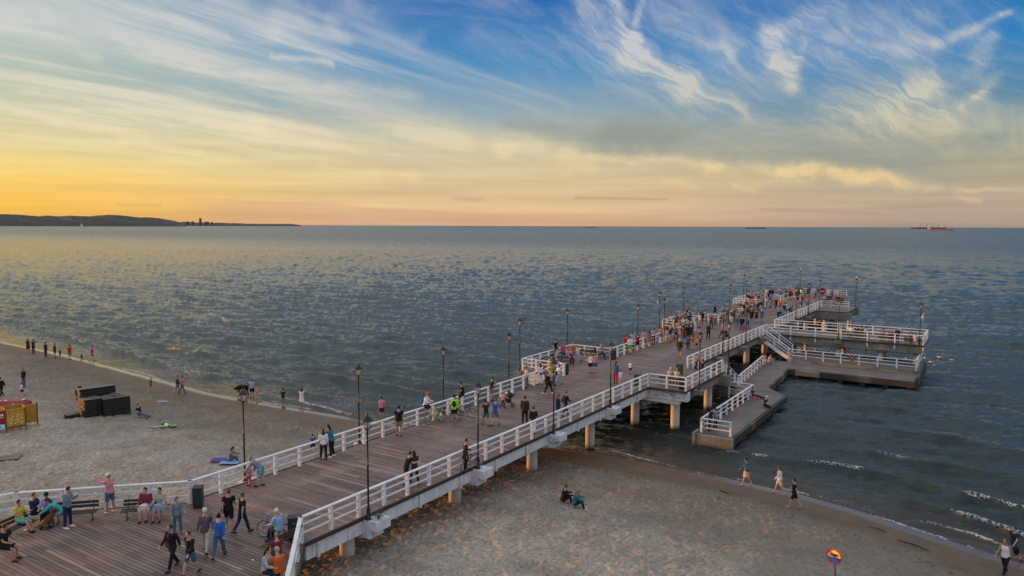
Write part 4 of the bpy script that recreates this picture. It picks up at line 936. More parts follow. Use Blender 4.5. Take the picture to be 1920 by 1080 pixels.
def garments(J, g, kind, p):
    """closed shells a little outside the body; kind = tshirt / longsleeve / tank / dress / trousers / shorts / skirt / shoes / hair_*"""
    b = MB(); n = 14; lift = .018
    def T(lst): b.tube([t[0] for t in lst], [(t[1][0]+lift, t[1][1]+lift) for t in lst], n)
    if kind in ('tshirt', 'longsleeve', 'tank', 'dress', 'jacket', 'coat'):
        low = -.06 if kind != 'jacket' else -.10
        sp = (J['waist']-J['hip']).normalized()
        T([(J['hip']+sp*low, (.172*g, .132*g)), (J['hip']+sp*.02, (.170*g, .128*g)), (J['waist'], (.145*g, .11*g)), (J['chest'], (.168*g, .125*g)), (J['chest'].lerp(J['neck0'], .62), (.165, .10)), (J['neck0'].lerp(J['chest'], .12), (.095, .078))])
        if kind == 'dress' or kind == 'coat':
            kn = (J['kn', -1]+J['kn', 1])/2; e = J['hip'].lerp(kn, .92 if kind == 'dress' else .55)
            T([(J['hip']+Vector((0, 0, .06)), (.15*g, .12*g)), (J['hip'].lerp(kn, .3), (.19*g, .15*g)), (e, (.22*g, .19*g))])
        f = {'tshirt': .62, 'dress': .25, 'tank': .0, 'longsleeve': 2, 'jacket': 2, 'coat': 2}[kind]
        for s in (-1, 1):
            sh, el, wr = J['sh', s], J['el', s], J['wr', s]
            if f == 2: b.tube([sh+Vector((-s*.07, 0, 0)), sh, sh.lerp(el, .5), el, el.lerp(wr, .5), el.lerp(wr, .92)], [.06, .077*g, .068*g, .060, .053, .045], 10)
            elif f > 0: b.tube([sh+Vector((-s*.07, 0, 0)), sh, sh.lerp(el, f)], [.06, .078*g, .070*g], 10)
        if kind in ('jacket', 'coat'): b.tube([J['neck0'].lerp(J['chest'], .2), J['neck0'].lerp(J['neck'], .45)], [(.09, .085), (.07, .072)], 10)
    elif kind in ('trousers', 'shorts'):
        sp = (J['waist']-J['hip']).normalized()
        T([(J['hip']+Vector((0, 0, -.085)), (.11*g, .09*g)), (J['hip'], (.165*g, .122*g)), (J['hip']+sp*.09, (.148*g, .11*g))])
        for s in (-1, 1):
            hp, kn, an = J['hp', s], J['kn', s], J['an', s]
            if kind == 'shorts': b.tube([hp+Vector((0, 0, .05)), hp, hp.lerp(kn, .4), hp.lerp(kn, .86)], [.10*g, .108*g, .100*g, .090*g], 12)
            else: b.tube([hp+Vector((0, 0, .05)), hp, hp.lerp(kn, .4), kn, kn.lerp(an, .35), kn.lerp(an, .96)], [.10*g, .106*g, .093*g, .072, .070, .058], 12)
    elif kind == 'skirt':
        kn = (J['kn', -1]+J['kn', 1])/2
        T([(J['hip']+Vector((0, 0, .10)), (.14*g, .11*g)), (J['hip'], (.17*g, .13*g)), (J['hip'].lerp(kn, .4), (.19*g, .155*g)), (J['hip'].lerp(kn, .85), (.215*g, .19*g))])
    elif kind == 'shoes':
        for s in (-1, 1):
            an, sd_, ft = J['an', s], J['sd', s], J['ft', s]
            b.tube([an+sd_*.035-ft*.06, an+sd_*.045+ft*.02, an+sd_*.058+ft*.12, an+sd_*.066+ft*.20], [.042, .052, .046, .026], 8)
    else:
        q = Matrix.Rotation(R(J['headr']), 3, 'X'); hc = J['head']
        b.ell(hc+q @ Vector((0, -.018, .042)), (.088, .098, .108), 12, 8, q)
        if kind == 'hair_long':
            b.tube([hc+q @ Vector((0, -.05, .06)), hc+q @ Vector((0, -.085, -.04)), hc+q @ Vector((0, -.095, -.17)), hc+q @ Vector((0, -.08, -.27))], [(.08, .05), (.09, .05), (.085, .035), (.05, .02)], 10)
        if kind == 'hair_bun': b.ell(hc+q @ Vector((0, -.10, .09)), (.045, .045, .045), 8, 6, q)
        if kind == 'cap':
            b.ell(hc+q @ Vector((0, .0, .062)), (.095, .105, .09), 12, 8, q); b.ell(hc+q @ Vector((0, .115, .045)), (.065, .07, .012), 10, 4, q)
        if kind == 'helmet': b.ell(hc+q @ Vector((0, -.01, .075)), (.108, .135, .095), 14, 8, q)
    return b
GC = {}
def get(pose, kind, g, fine, female):
    key = (pose, kind, g, fine, female if kind == 'body' else 0)
    if key in GC: return GC[key]
    if (pose, g) not in GC: GC[pose, g] = skeleton(pose, g)
    J, p = GC[pose, g]; vx = (.0105 if kind == 'body' else .014) if fine else (.021 if kind == 'body' else .024)
    mb = body_mb(J, g, fine, female) if kind == 'body' else garments(J, g, kind, p)
    mat = 'skin' if kind == 'body' else 'hair' if kind.startswith('hair') else 'cloth'
    me = remesh(mb, kind, vx, mat, 3 if fine else 2)
    n = len(me.vertices); co = np.empty(n*3, np.float32); me.vertices.foreach_get('co', co); co = co.reshape(-1, 3)
    # stand the figure on its feet, or put its seat at the height of what it sits on
    if p.get('prone'):
        c2 = co.copy(); c2[:, 1] = co[:, 2]-.9; c2[:, 2] = .13-co[:, 1]; co = c2
    else:
        if 'seat' in p: dz = p['seat']-(J['hip'].z-.13)
        else: dz = .045-min(J['an', -1].z+J['sd', -1].z*.05, J['an', 1].z+J['sd', 1].z*.05)
        co[:, 2] += dz
    me.vertices.foreach_set('co', co.ravel()); me.update(); GC[key] = me; return me
SKIN = [(.42, .24, .165), (.50, .30, .21), (.36, .19, .125), (.46, .27, .19)]
CL = dict(black=(.012,.012,.015), dark=(.03,.028,.032), navy=(.018,.028,.065), blue=(.03,.12,.42), lblue=(.25,.40,.62), denim=(.06,.12,.22), teal=(.03,.16,.2), turq=(.08,.45,.45), white=(.72,.72,.74), cream=(.55,.50,.42),
          grey=(.18,.19,.2), lgrey=(.4,.41,.43), red=(.5,.02,.03), maroon=(.2,.025,.05), pink=(.62,.25,.28), hot=(.6,.05,.16), lilac=(.36,.36,.62), purple=(.16,.06,.3), orange=(.55,.12,.02), yellow=(.55,.45,.06), khaki=(.28,.19,.10),
          brown=(.10,.05,.03), dbrown=(.045,.028,.02), green=(.08,.5,.08), neon=(.35,.8,.08), olive=(.10,.11,.05), beige=(.42,.36,.28), plaid=(.12,.09,.09), bluegrey=(.16,.23,.28), peach=(.6,.36,.26))
HC = dict(d=(.012,.009,.008), b=(.05,.025,.014), r=(.16,.045,.018), y=(.32,.21,.11), g=(.35,.34,.33), w=(.6,.58,.56))
NP = [0]
def person(px, py, pose, face, top, bot, hair, label, z=None, h=1.72, g=1.0, f=0, xyz=None, shoes='dark', fine=None, group=None, roll=None):
    """top = 'kind:colour', bot likewise ('-' for none); hair = 'style:colour'; face = degrees turned left from the pier's direction"""
    if xyz: x, y, zz = xyz
    else:
        if z is None: z = DK
        if z == 'sand':
            zz = 1.0
            for _ in range(4): x, y = at(px, py, zz); zz = max(-.05, ground(x, y))
        else: x, y = at(px, py, z); zz = z
    dist = math.hypot(x, y); fine = dist < 46 if fine is None else fine; female = 1 if f else 0
    o = bpy.data.objects.new('person', get(pose, 'body', g, fine, female)); COL.objects.link(o)
    o.location = (x, y, zz); o.rotation_euler = (0, 0, R(face)); s = h/1.66; o.scale = (s, s, s)
    if 'seat' in POSES[pose] and xyz is None and pose in ('sit', 'sitc', 'sitb', 'rail'): o.scale = (s, s, s)
    o.color = (*SKIN[NP[0] % 4], 1); NP[0] += 1
    def kid(kind, colr, nm=None):
        c = bpy.data.objects.new(nm or kind.split('_')[0], get(pose, kind, g, fine, 0)); COL.objects.link(c); c.parent = o; c.color = (*colr, 1); reg(o, c)
    st, hc = hair.split(':')
    stn = {'s': 'hair_short', 'l': 'hair_long', 'n': 'hair_bun', 'c': 'cap', 'h': 'helmet'}[st]
    if st in 'ch': kid('hair_short', HC['d'], 'hair'); kid(stn, CL[hc])
    else: kid(stn, HC[hc], 'hair')
    k, c = top.split(':'); kid({'t': 'tshirt', 'l': 'longsleeve', 'v': 'tank', 'd': 'dress', 'j': 'jacket', 'c': 'coat'}[k], CL[c])
    if bot != '-': k, c = bot.split(':'); kid({'p': 'trousers', 's': 'shorts', 'k': 'skirt'}[k], CL[c])
    if shoes: kid('shoes', CL[shoes])
    if shoes is None: pass
    tag(o, label, 'person', group); return o
L_, T_, RR, AW = 123, -147, -57, 33     # left, toward the viewer, right, away
people_data = [
# near boardwalk
(38,1000,'sitc',-70,'t:yellow','s:turq','s:b','woman in yellow top with turquoise bag on the bench at the left edge',dict(f=1,z=3.5)),
(66,985,'sitc',-60,'j:navy','p:black','s:r','red haired person in dark jacket looking at a phone on the left edge bench',{}),
(8,1050,'sit',-60,'t:black','s:black','s:d','person in black cut off by the left edge, seated below the yellow top',{}),
(91,982,'sit',-130,'l:lilac','p:black','c:black','person in lilac hoodie and black cap seated left of the dog',{}),
(115,984,'sitb',-215,'l:turq','p:lblue','l:b','person in turquoise jacket bending from the bench over the brown dog',dict(f=1)),
(128,990,'phone',-62,'l:bluegrey','p:navy','s:d','man in grey sweater and jeans standing beside the left bench with a phone',dict(shoes='white')),
(207,962,'photo',100,'l:pink','s:denim','c:white','woman in pink jacket and white cap raising a phone over the railing',dict(f=1,shoes='cream')),
(276,972,'sit',-140,'j:maroon','k:white','s:d','woman in maroon jacket and white skirt seated at left on the middle bench',dict(f=1,g=1.12)),
(303,972,'sit',-146,'j:beige','k:lblue','s:d','woman in beige jacket seated at right on the middle bench',dict(f=1,g=1.12)),
(333,1000,'stand2',-100,'j:bluegrey','p:denim','l:b','girl in pale blue with a white scarf and pink roller skates',dict(f=1,shoes='hot',h=1.5)),
(324,1067,'walk',-170,'j:black','p:black','s:b','woman in black tracksuit walking with a big brown shoulder bag',dict(f=1,h=1.68)),
(358,1078,'walk2',190,'l:black','s:denim','s:b','boy in black sweater and denim shorts beside the woman with the brown bag',dict(h=1.62)),
(386,1036,'walk',40,'j:plaid','p:cream','s:w','old white haired man in plaid shirt and white trousers',dict(shoes='black',h=1.74)),
(411,1045,'walk2',35,'l:blue','p:denim','n:d','person in bright blue top and jeans beside the white haired man',dict(f=1,h=1.68)),
(430,994,'walk',48,'t:black','s:black','s:r','red haired woman in black with a dark shoulder bag',dict(f=1,h=1.72,shoes='beige')),
(455,999,'walk2',-10,'t:black','p:navy','n:r','woman in black t-shirt and blue jeans swinging one arm',dict(f=1,h=1.66)),
(467,912,'stand',30,'t:pink','p:hot','s:y','toddler in white top and pink trousers held at the left railing',dict(h=.98)),
(490,912,'bend',128,'c:bluegrey','s:lblue','s:y','older blond woman in grey blue coat bending toward the toddler',dict(f=1,h=1.66)),
(524,1018,'sit',100,'l:lblue','p:navy','s:w','grey haired man in light blue shirt seated on the bench beside the bicycle',dict(g=1.1)),
(521,1064,'sit',70,'t:maroon','p:dark','s:y','person in maroon seated behind the orange shirt at the bottom edge',dict(h=1.6)),
(523,1100,'sit',70,'t:orange','p:dark','s:g','person in orange shirt cut off by the bottom edge',{}),
(498,1098,'sit',-60,'l:lgrey','p:dark','l:d','dark haired person in pale grey cut off by the bottom edge',dict(f=1)),
# pier, left rail
(607,862,'stand2',60,'l:white','p:black','l:b','woman in white top and black trousers at the left railing',dict(f=1,h=1.62)),
(622,857,'lean',95,'j:teal','p:black','l:d','person in teal denim jacket and white shoes leaning on the left railing',dict(f=1,shoes='white',h=1.74)),
(748,817,'stand',35,'t:black','s:khaki','s:d','stocky man in black t-shirt and khaki shorts at the left railing',dict(g=1.15,h=1.76)),
(762,911,'lean',-40,'t:black','s:black','s:d','man in black t-shirt walking close to the right railing',dict(h=1.66)),
(777,908,'walk',60,'t:dark','p:black','l:d','woman in dark flowered top beside the man in black by the right railing',dict(f=1,h=1.64)),
(852,792,'stand2',28,'j:neon','s:black','h:black','cyclist in neon green jacket standing by a dark bicycle',dict(shoes='khaki',h=1.72)),
(880,775,'rail',150,'t:black','s:black','s:d','man in black half seated on the left railing with a dark backpack',dict(xyz=(-30.9,40.9,3.5),h=1.7)),
(922,752,'phone',-40,'t:dark','s:grey','s:d','man in dark t-shirt looking at a phone at the left railing',dict(h=1.72)),
(911,798,'walk',55,'t:dark','s:teal','s:d','woman in dark top and teal shorts walking beside the blue t-shirt',dict(f=1,h=1.64)),
(929,798,'walk2',10,'t:blue','s:grey','s:r','man in bright blue t-shirt and grey shorts walking',dict(h=1.72,g=1.08)),
(943,766,'push',-60,'t:peach','p:brown','s:y','child in dusty pink holding the stroller',dict(h=1.15)),
(873,884,'stand2',-50,'c:dbrown','p:black','s:b','person in dark brown coat with a bicycle at the right railing',dict(f=1,h=1.66)),
(984,796,'stand',30,'j:dbrown','p:black','s:d','man in dark brown jacket walking away in the middle of the pier',dict(h=1.78,g=1.06)),
(1000,812,'walk',25,'j:black','p:white','s:d','woman in black jacket and white trousers beside the man in dark brown',dict(f=1,h=1.62)),
(1046,787,'stand2',-30,'l:navy','p:navy','l:r','woman with long orange hair in navy near the third right lamp',dict(f=1,h=1.66)),
(1060,780,'walk',-30,'j:black','p:dark','s:r','person in black walking next to the orange haired woman',dict(h=1.66)),
(987,728,'stand',150,'l:lgrey','p:denim','s:d','adult in grey and jeans carrying a child dressed in red',dict(h=1.68)),
(1013,722,'stand2',60,'l:white','p:white','l:d','woman dressed all in white at the first left bay',dict(f=1,h=1.7)),
(1029,738,'spread',120,'l:black','p:black','s:b','person in black with feet wide apart near the first left bay',dict(h=1.7,shoes='white')),
(1024,728,'lean',120,'j:purple','p:dark','s:d','person in purple jacket next to the one with feet wide apart',dict(h=1.6)),
(1047,722,'walk',-40,'t:white','p:lblue','s:d','woman in white with pale jeans and a black bag by the bay corner',dict(f=1,h=1.66)),
(1031,712,'stand',20,'t:yellow','p:yellow','s:g','person in yellow standing behind the purple jacket',dict(h=1.7)),
(1036,736,'stand',10,'t:bluegrey','p:denim','s:b','person in grey blue half hidden by the third right lamp pole',dict(h=1.6)),
# first left bay
(1041,672,'stand2',-100,'t:black','p:grey','s:d','man in black standing on the bench row of the first left bay',dict(h=1.75,z=3.8)),
(1056,678,'stand',30,'t:hot','s:denim','s:y','blond woman in bright pink top and denim shorts in the first left bay',dict(f=1,h=1.72)),
(1074,678,'stand',40,'t:orange','p:khaki','s:y','person lit orange standing among the seated group in the first left bay',dict(h=1.76)),
(1029,676,'sit',-70,'t:dbrown','p:dark','s:b','person in brown seated at the left end of the first bay group',{}),
(1044,680,'sit',-80,'t:lgrey','p:denim','s:d','person in pale grey seated in front of the standing man in black',{}),
(1063,680,'sit',-100,'t:peach','p:brown','s:b','person in peach seated between the pink and orange standing people',{}),
(1083,676,'sit',-120,'t:white','p:lblue','s:d','person in white seated right of the orange lit one',{}),
(1091,676,'sitc',-100,'t:maroon','s:khaki','s:d','person in maroon seated at the right end of the first bay group',dict(shoes='white')),
(1071,684,'sit',-140,'t:purple','p:dbrown','s:d','person in purple seated low in front of the first bay group',{}),
(1116,668,'sit',-140,'t:dark','p:black','s:d','person in dark clothes on the bench behind the white tank top man',{}),
(1127,673,'sitc',-110,'t:grey','p:dark','s:g','person in grey on the bench next to the parked bicycle',{}),
(1107,700,'stand',35,'v:white','s:black','s:r','man in white tank top and black shorts seen from behind',dict(h=1.72)),
(1116,699,'stand',30,'t:pink','s:denim','s:r','woman in pinkish top and denim shorts beside the white tank top man',dict(f=1,h=1.66)),
(1154,719,'stand2',0,'j:denim','p:red','l:b','woman in denim jacket and red trousers holding a child by the hand',dict(f=1,h=1.74)),
(1163,722,'walk',-20,'t:white','s:pink','s:b','small girl in white beside the woman in red trousers',dict(f=1,h=1.22)),
# left rail onlookers
(1174,661,'stand',45,'l:red','p:black','s:d','person in red hoodie first in the row at the left railing',dict(h=1.72)),
(1181,664,'stand',40,'l:white','s:green','s:b','person in white hoodie and bright green shorts',dict(h=1.72)),
(1185,656,'stand',60,'l:lgrey','p:black','s:d','person in pale grey behind the green shorts',dict(h=1.8)),
(1195,658,'cross',50,'t:maroon','s:black','s:b','person in dusty red shirt and black shorts in the row of onlookers',dict(h=1.7)),
(1207,652,'stand2',60,'t:pink','s:navy','s:b','person in pale pink shirt and navy shorts in the row of onlookers',dict(h=1.8,shoes='peach')),
(1217,651,'stand',40,'j:bluegrey','k:orange','l:d','woman in grey blue jacket and orange skirt in the row of onlookers',dict(f=1,h=1.7)),
(1225,646,'stand',60,'t:pink','p:black','s:r','person in pink top and black trousers in the row of onlookers',dict(h=1.72)),
(1239,642,'stand2',70,'l:pink','s:black','l:d','woman in pale pink with black shorts left of the second bay corner',dict(f=1,h=1.7,shoes='white')),
(1251,637,'stand',40,'t:brown','k:pink','s:d','woman in brown top and pink skirt at the second bay corner',dict(f=1,h=1.78)),
(1258,639,'stand2',30,'t:blue','s:cream','s:r','person in blue t-shirt and cream shorts with a dark backpack',dict(h=1.76)),
(1270,628,'stand',20,'t:peach','s:peach','s:b','sunlit person in peach right of the blue t-shirt',dict(h=1.6)),
(1279,640,'stand',30,'t:red','s:denim','s:b','person in red top and denim shorts by the second bay railing',dict(f=1,h=1.7)),
(1283,644,'walk',20,'t:brown','s:denim','l:b','person in brown and denim shorts just in front of the second bay crowd',dict(h=1.7)),
(1289,639,'stand',30,'j:black','p:black','s:r','person all in black right of the second bay crowd',dict(h=1.78)),
(1267,618,'stand',-20,'t:dbrown','s:dark','s:d','dark haired person standing inside the second bay near its railing',dict(h=1.8)),
(1274,624,'stand2',-60,'l:grey','s:denim','l:b','long haired person in grey inside the second bay',dict(f=1)),
(1281,622,'stand',60,'t:white','s:khaki','s:y','person in white inside the second bay',{}),
(1287,622,'stand',-30,'t:lgrey','p:dark','s:d','person in pale grey shirt at the right end of the second bay railing',{}),
(1249,609,'sit',-120,'t:maroon','p:dark','s:d','person in dark red seated at the left end of the second bay bench',{}),
(1256,609,'sit',-130,'t:peach','p:brown','l:b','person in peach seated second from the left in the second bay',dict(f=1)),
(1269,608,'sit',-120,'t:dark','p:dark','s:d','person in dark top seated in the middle of the second bay',{}),
(1276,608,'sit',-140,'t:navy','p:dark','s:d','person in navy top seated right of the middle of the second bay',{}),
(1282,597,'stand',-60,'t:maroon','p:khaki','s:b','person in maroon standing by the lamp at the back of the second bay',dict(h=1.8)),
(1287,599,'lean',-80,'t:navy','p:dark','s:d','person in navy leaning at the back of the second bay',{}),
(1291,606,'sit',-150,'t:blue','p:black','s:d','person in blue seated at the right end of the second bay',{}),
# middle of the pier
(1274,670,'stand',10,'j:dbrown','s:denim','c:white','person in dark brown jacket and white cap beside the bin',dict(h=1.78)),
(1290,656,'walk',20,'t:blue','p:black','s:b','child in blue t-shirt and black trousers right of the white cap',dict(h=1.5)),
(1299,657,'stand',30,'v:orange','s:peach','l:r','girl lit orange with long hair beside the blue t-shirt child',dict(f=1,h=1.62)),
(1306,655,'stand',30,'t:lgrey','s:dark','s:b','small child in pale grey next to the red jacket',dict(h=1.2)),
(1312,652,'stand',30,'j:red','s:grey','s:w','white haired person in bright red jacket behind the second railing',dict(h=1.76,g=1.1)),
(1328,637,'phone',-160,'j:dbrown','p:black','s:r','person in dark brown jacket and black trousers holding a camera',dict(h=1.78)),
(1334,615,'stand',-150,'t:red','p:dbrown','l:b','woman in red top and dark trousers facing the viewer',dict(f=1,h=1.66)),
(1340,617,'stand',30,'d:teal','-','s:y','woman in teal dress standing on the pier seen from behind',dict(f=1,h=1.66)),
(1353,634,'push',-60,'t:pink','p:brown','s:y','person in pink top pushing a dark stroller at the right railing',dict(h=1.7)),
(1340,594,'stand2',60,'t:navy','s:dark','s:d','person in navy at the left railing between second and third bays',{}),
(1349,603,'crouch',-60,'t:red','s:brown','s:b','person in red crouching at the left railing',{}),
(1356,600,'lean',60,'t:lblue','s:navy','s:g','person in pale blue shirt leaning on the left railing',dict(h=1.8)),
(1364,601,'stand2',40,'t:olive','p:olive','s:r','person in olive green leaning near the left railing',dict(h=1.8)),
(1371,600,'sitb',-60,'t:black','p:black','s:d','person in black hunched over beside the olive green one',{}),
(1377,596,'stand',-140,'t:hot','s:dark','c:pink','person in pink and red with a pale cap facing the viewer',dict(h=1.6)),
(1382,612,'stand',30,'t:bluegrey','p:teal','s:d','person in grey blue top and teal trousers seen from behind',dict(h=1.7)),
(1387,603,'stand2',10,'t:khaki','p:beige','s:b','person in khaki and beige in the middle of the outer pier',{}),
(1388,590,'stand',60,'t:brown','s:khaki','s:d','person in brown at the railing before the third bay',dict(h=1.8)),
(1391,598,'stand',30,'t:white','p:navy','s:y','person in white with navy trousers beside the one in black',{}),
(1396,592,'stand',30,'j:black','p:navy','s:d','person in black jacket and navy trousers before the third bay',dict(h=1.85)),
(1391,620,'stand',30,'j:black','p:dark','s:d','person in black just behind the pink clad child',dict(h=1.7)),
(1394,624,'stand',30,'t:hot','s:hot','s:b','child dressed in bright pink by the second railing',dict(h=1.15)),
(1402,616,'bend',70,'j:teal','p:denim','s:d','person in teal jacket bending beside the child in pink',{}),
(1409,605,'stand',20,'j:black','s:black','l:y','woman with blond hair in black, left of three standing in a row',dict(f=1,h=1.72)),
(1418,605,'stand',30,'t:dbrown','s:black','s:d','person in dark brown t-shirt, middle of three standing in a row',dict(h=1.68)),
(1428,605,'stand',30,'t:blue','s:grey','s:w','man in blue t-shirt and grey shorts, right of three standing in a row',dict(h=1.74)),
(1409,582,'stand',60,'t:orange','k:orange','s:d','person lit bright orange below the third bay railing',dict(f=1,h=1.6)),
(1413,582,'stand2',60,'t:orange','s:peach','s:b','second orange lit person right beside the first under the third bay',dict(h=1.55)),
(1424,581,'stand',30,'j:black','p:black','s:d','slim person all in black in front of the third bay railing',dict(h=1.72)),
(1402,588,'crouch',30,'t:white','s:cream','s:b','person in white crouching near the third bay',{}),
(1461,583,'stand',-20,'j:orange','s:dark','s:b','person in orange jacket pushing along a dark stroller',dict(h=1.7)),
(1455,580,'stand',40,'t:dark','p:black','s:d','person in dark top just left of the orange jacket',{}),
(1470,592,'stand2',30,'j:dark','p:lblue','s:d','person in dark jacket and pale jeans by the outer right railing',dict(h=1.75)),
(1479,589,'sitb',-60,'t:black','p:black','s:d','person in black crouched by the outer right railing',{}),
# third bay and head
(1404,563,'sit',-100,'t:maroon','p:dark','s:b','person in maroon at the left end of the third bay',{}),
(1409,562,'stand',-60,'t:maroon','s:red','s:b','person in dark red standing at the left end of the third bay',dict(h=1.6)),
(1413,563,'sit',-140,'t:orange','p:red','s:d','person lit orange red seated in the third bay',{}),
(1425,560,'stand2',-20,'t:peach','s:peach','s:y','person in pale peach behind the third bay railing',{}),
(1430,562,'sit',-60,'t:dark','p:dark','s:d','person in dark clothes seated in the third bay',{}),
(1437,559,'stand',20,'t:white','p:lblue','s:b','person in white top at the right end of the third bay',{}),
(1443,560,'stand',-30,'j:black','p:black','s:d','left one of two people in black at the third bay corner',dict(h=1.74)),
(1448,560,'stand2',60,'j:black','p:black','s:d','right one of two people in black at the third bay corner',dict(h=1.74)),
(1443,571,'sit',-120,'t:navy','p:purple','s:d','person in navy and purple seated on the deck by the third bay corner',{}),
(1453,574,'sit',-140,'j:olive','p:dark','s:d','person in olive seated at the open side of the third bay',{}),
(1464,559,'photo',60,'t:khaki','p:dark','s:b','person holding something bright overhead at the pier head',dict(h=1.7)),
(1474,560,'stand',30,'t:maroon','p:navy','s:d','person in maroon top at the left of the pier head crowd',dict(h=1.72)),
(1473,568,'stand',-30,'t:dark','p:lgrey','s:d','person in dark top and pale trousers at the pier head',{}),
(1479,559,'stand',60,'t:pink','s:brown','s:b','person in pink top in the pier head crowd',{}),
(1484,561,'stand2',20,'t:red','s:brown','s:b','person in bright red top in the pier head crowd',{}),
(1486,556,'stand',30,'t:yellow','s:beige','s:d','person in yellow behind the red top at the pier head',dict(h=1.8)),
(1494,560,'stand',30,'t:pink','s:maroon','c:pink','person in pink cap and top at the pier head',{}),
(1495,574,'stand',30,'t:dark','k:pink','s:b','person in dark top and pink skirt close to the outer right railing',dict(f=1)),
(1500,571,'stand2',-60,'t:khaki','s:peach','s:b','person in khaki beside the turquoise top at the pier head',{}),
(1505,568,'stand',30,'t:turq','p:turq','s:d','person dressed in turquoise at the pier head',dict(h=1.8)),
(1502,558,'stand',30,'t:black','s:dark','s:d','person in black between the pink cap and the turquoise top',{}),
(1514,557,'stand',60,'t:navy','s:brown','s:d','left one of a pair by the tall far lamp',{}),
(1518,556,'stand2',-60,'t:black','s:maroon','s:b','right one of a pair by the tall far lamp',{}),
(1525,572,'stand',-60,'t:red','s:pink','s:r','person in red by the corner of the thin head railing',{}),
(1545,569,'sit',-147,'t:peach','p:maroon','s:b','person in peach at the left end of the head bench row',{}),
(1551,568,'sit',-150,'t:black','p:black','s:d','person in black second from the left on the head bench row',dict(h=1.8)),
(1556,568,'sit',-140,'j:dark','p:denim','s:b','person in dark jacket and jeans third on the head bench row',{}),
(1568,569,'sit',-150,'t:dark','p:red','s:d','person with red trousers on the right head bench',{}),
(1573,569,'sit',-140,'j:navy','p:maroon','s:d','person in navy in the middle of the right head bench',{}),
(1578,570,'sit',-150,'t:red','p:dark','s:d','person in red at the right end of the head bench row',{}),
# raised arm benches (seen from behind) and low places
(1591,632,'sit',10,'t:neon','p:dark','s:d','person in yellow green at the left end of the arm benches',{}),
(1596,633,'sit',5,'t:white','p:dark','s:b','person in white on the arm bench seen from behind',dict(g=1.15)),
(1606,634,'sit',0,'t:black','p:dark','s:d','person in black on the arm bench right of the white top',{}),
(1614,635,'sit',0,'t:navy','p:dark','s:d','person in navy on the arm bench left of the turquoise top',{}),
(1623,636,'sit',-10,'t:turq','p:dark','s:d','person in turquoise on the arm bench',{}),
(1655,640,'sit',0,'t:maroon','p:dark','s:d','person in maroon on the second arm bench',{}),
(1670,642,'sit',10,'j:dbrown','p:dark','s:y','fair haired person in dark brown on the second arm bench',{}),
(1682,644,'stand',0,'j:dark','p:dark','s:g','person in dark jacket standing beside the second arm bench',dict(h=1.7)),
(1677,642,'sit',20,'t:grey','p:dark','s:w','white haired person between the two dark ones on the arm',{}),
(1706,646,'sit',-20,'t:brown','p:dark','s:r','red haired person near the outer arm lamp',{}),
(1716,649,'sit',0,'t:lgrey','p:lblue','s:b','person in pale grey beside the outer arm lamp',{}),
(1316,700,'sit',-60,'t:dark','p:dark','s:d','first person seated high on the near stair',dict(xyz=(-22.3,66.2,2.8))),
(1323,690,'sit',-20,'j:black','p:black','s:d','person in black jacket seated on the near stair',dict(xyz=(-21.8,67.6,2.2))),
(1334,690,'sit',-40,'t:khaki','p:dark','s:y','fair haired person seated on the near stair',dict(xyz=(-21.2,67.6,2.2))),
(1302,706,'lean',-90,'t:orange','p:dark','s:r','red lit person at the top of the near stair',dict(xyz=(-22.4,64.9,3.5),h=1.3)),
(1240,718,'sit',0,'t:beige','p:dark','s:w','left one of two white haired people on the bench in the right bay',dict(xyz=(-22.0,57.35,3.5))),
(1250,718,'sit',0,'t:cream','p:dark','s:y','right one of two fair haired people on the bench in the right bay',dict(xyz=(-21.45,57.35,3.5))),
(1182,702,'stand',0,'t:white','s:dark','c:cream','person in pale hat half hidden behind the right railing',dict(h=1.1)),
(1441,682,'ground',-80,'t:peach','p:lblue','s:r','person in peach sitting at the foot of the far stair',dict(z=.95,h=1.8)),
(1453,688,'sit',-150,'t:peach','p:lblue','s:b','person in pale jeans and white shoes sitting at the foot of the far stair',dict(xyz=(-19.4,88.1,.85),shoes='white')),
(1423,672,'stand',0,'t:peach','s:white','s:y','pale person standing at the start of the low walkway bend',dict(xyz=(-21.2,84.2,.95),h=1.3)),
(1325,812,'lean',-70,'t:dark','p:navy','s:d','man in dark top leaning at the near end of the low landing stage',dict(xyz=(-17.75,54.7,.95))),
(1336,806,'stand2',90,'l:bluegrey','p:black','s:b','person in grey blue close to the man on the near landing stage',dict(xyz=(-17.4,55.1,.95),h=1.62)),
(1412,748,'stretch',-80,'t:dark','p:black','s:b','person leaning on the low railing with legs stretched out and a pink bag',dict(xyz=(-17.85,67.4,.95),h=1.7)),
(1436,760,'sit',-90,'t:black','p:black','c:white','person in black seated on the outer edge of the low landing stage',dict(xyz=(-16.1,64.5,.55))),
(1369,722,'crouch',60,'t:brown','p:dark','s:b','small figure sitting by the post beneath the near stair',dict(xyz=(-20.7,69.2,.95),h=1.3)),
# beach left
(53,662,'stand2',40,'d:dark','-','l:b','woman in dark dress at the water by the far left shore',dict(f=1,z='sand',shoes=None)),
(63,663,'photo',30,'j:dark','p:dark','s:d','man in dark clothes photographing the sea at the far left shore',dict(z='sand')),
(86,669,'stand',20,'j:navy','p:dark','s:d','man with dark jacket standing alone on the left shore',dict(z='sand')),
(103,671,'stand2',0,'j:navy','s:dark','s:d','adult in navy next to a small child on the left shore',dict(z='sand')),
(113,671,'stand',30,'t:dark','s:dark','s:d','small child holding out an arm on the left shore',dict(z='sand',h=1.0,shoes=None)),
(131,674,'stand',30,'t:red','s:khaki','s:d','person in dull red and khaki between the child and the dog',dict(z='sand')),
(173,676,'walk',-20,'t:red','s:khaki','s:d','man in red t-shirt walking along the left shore right of the dog',dict(z='sand',shoes=None)),
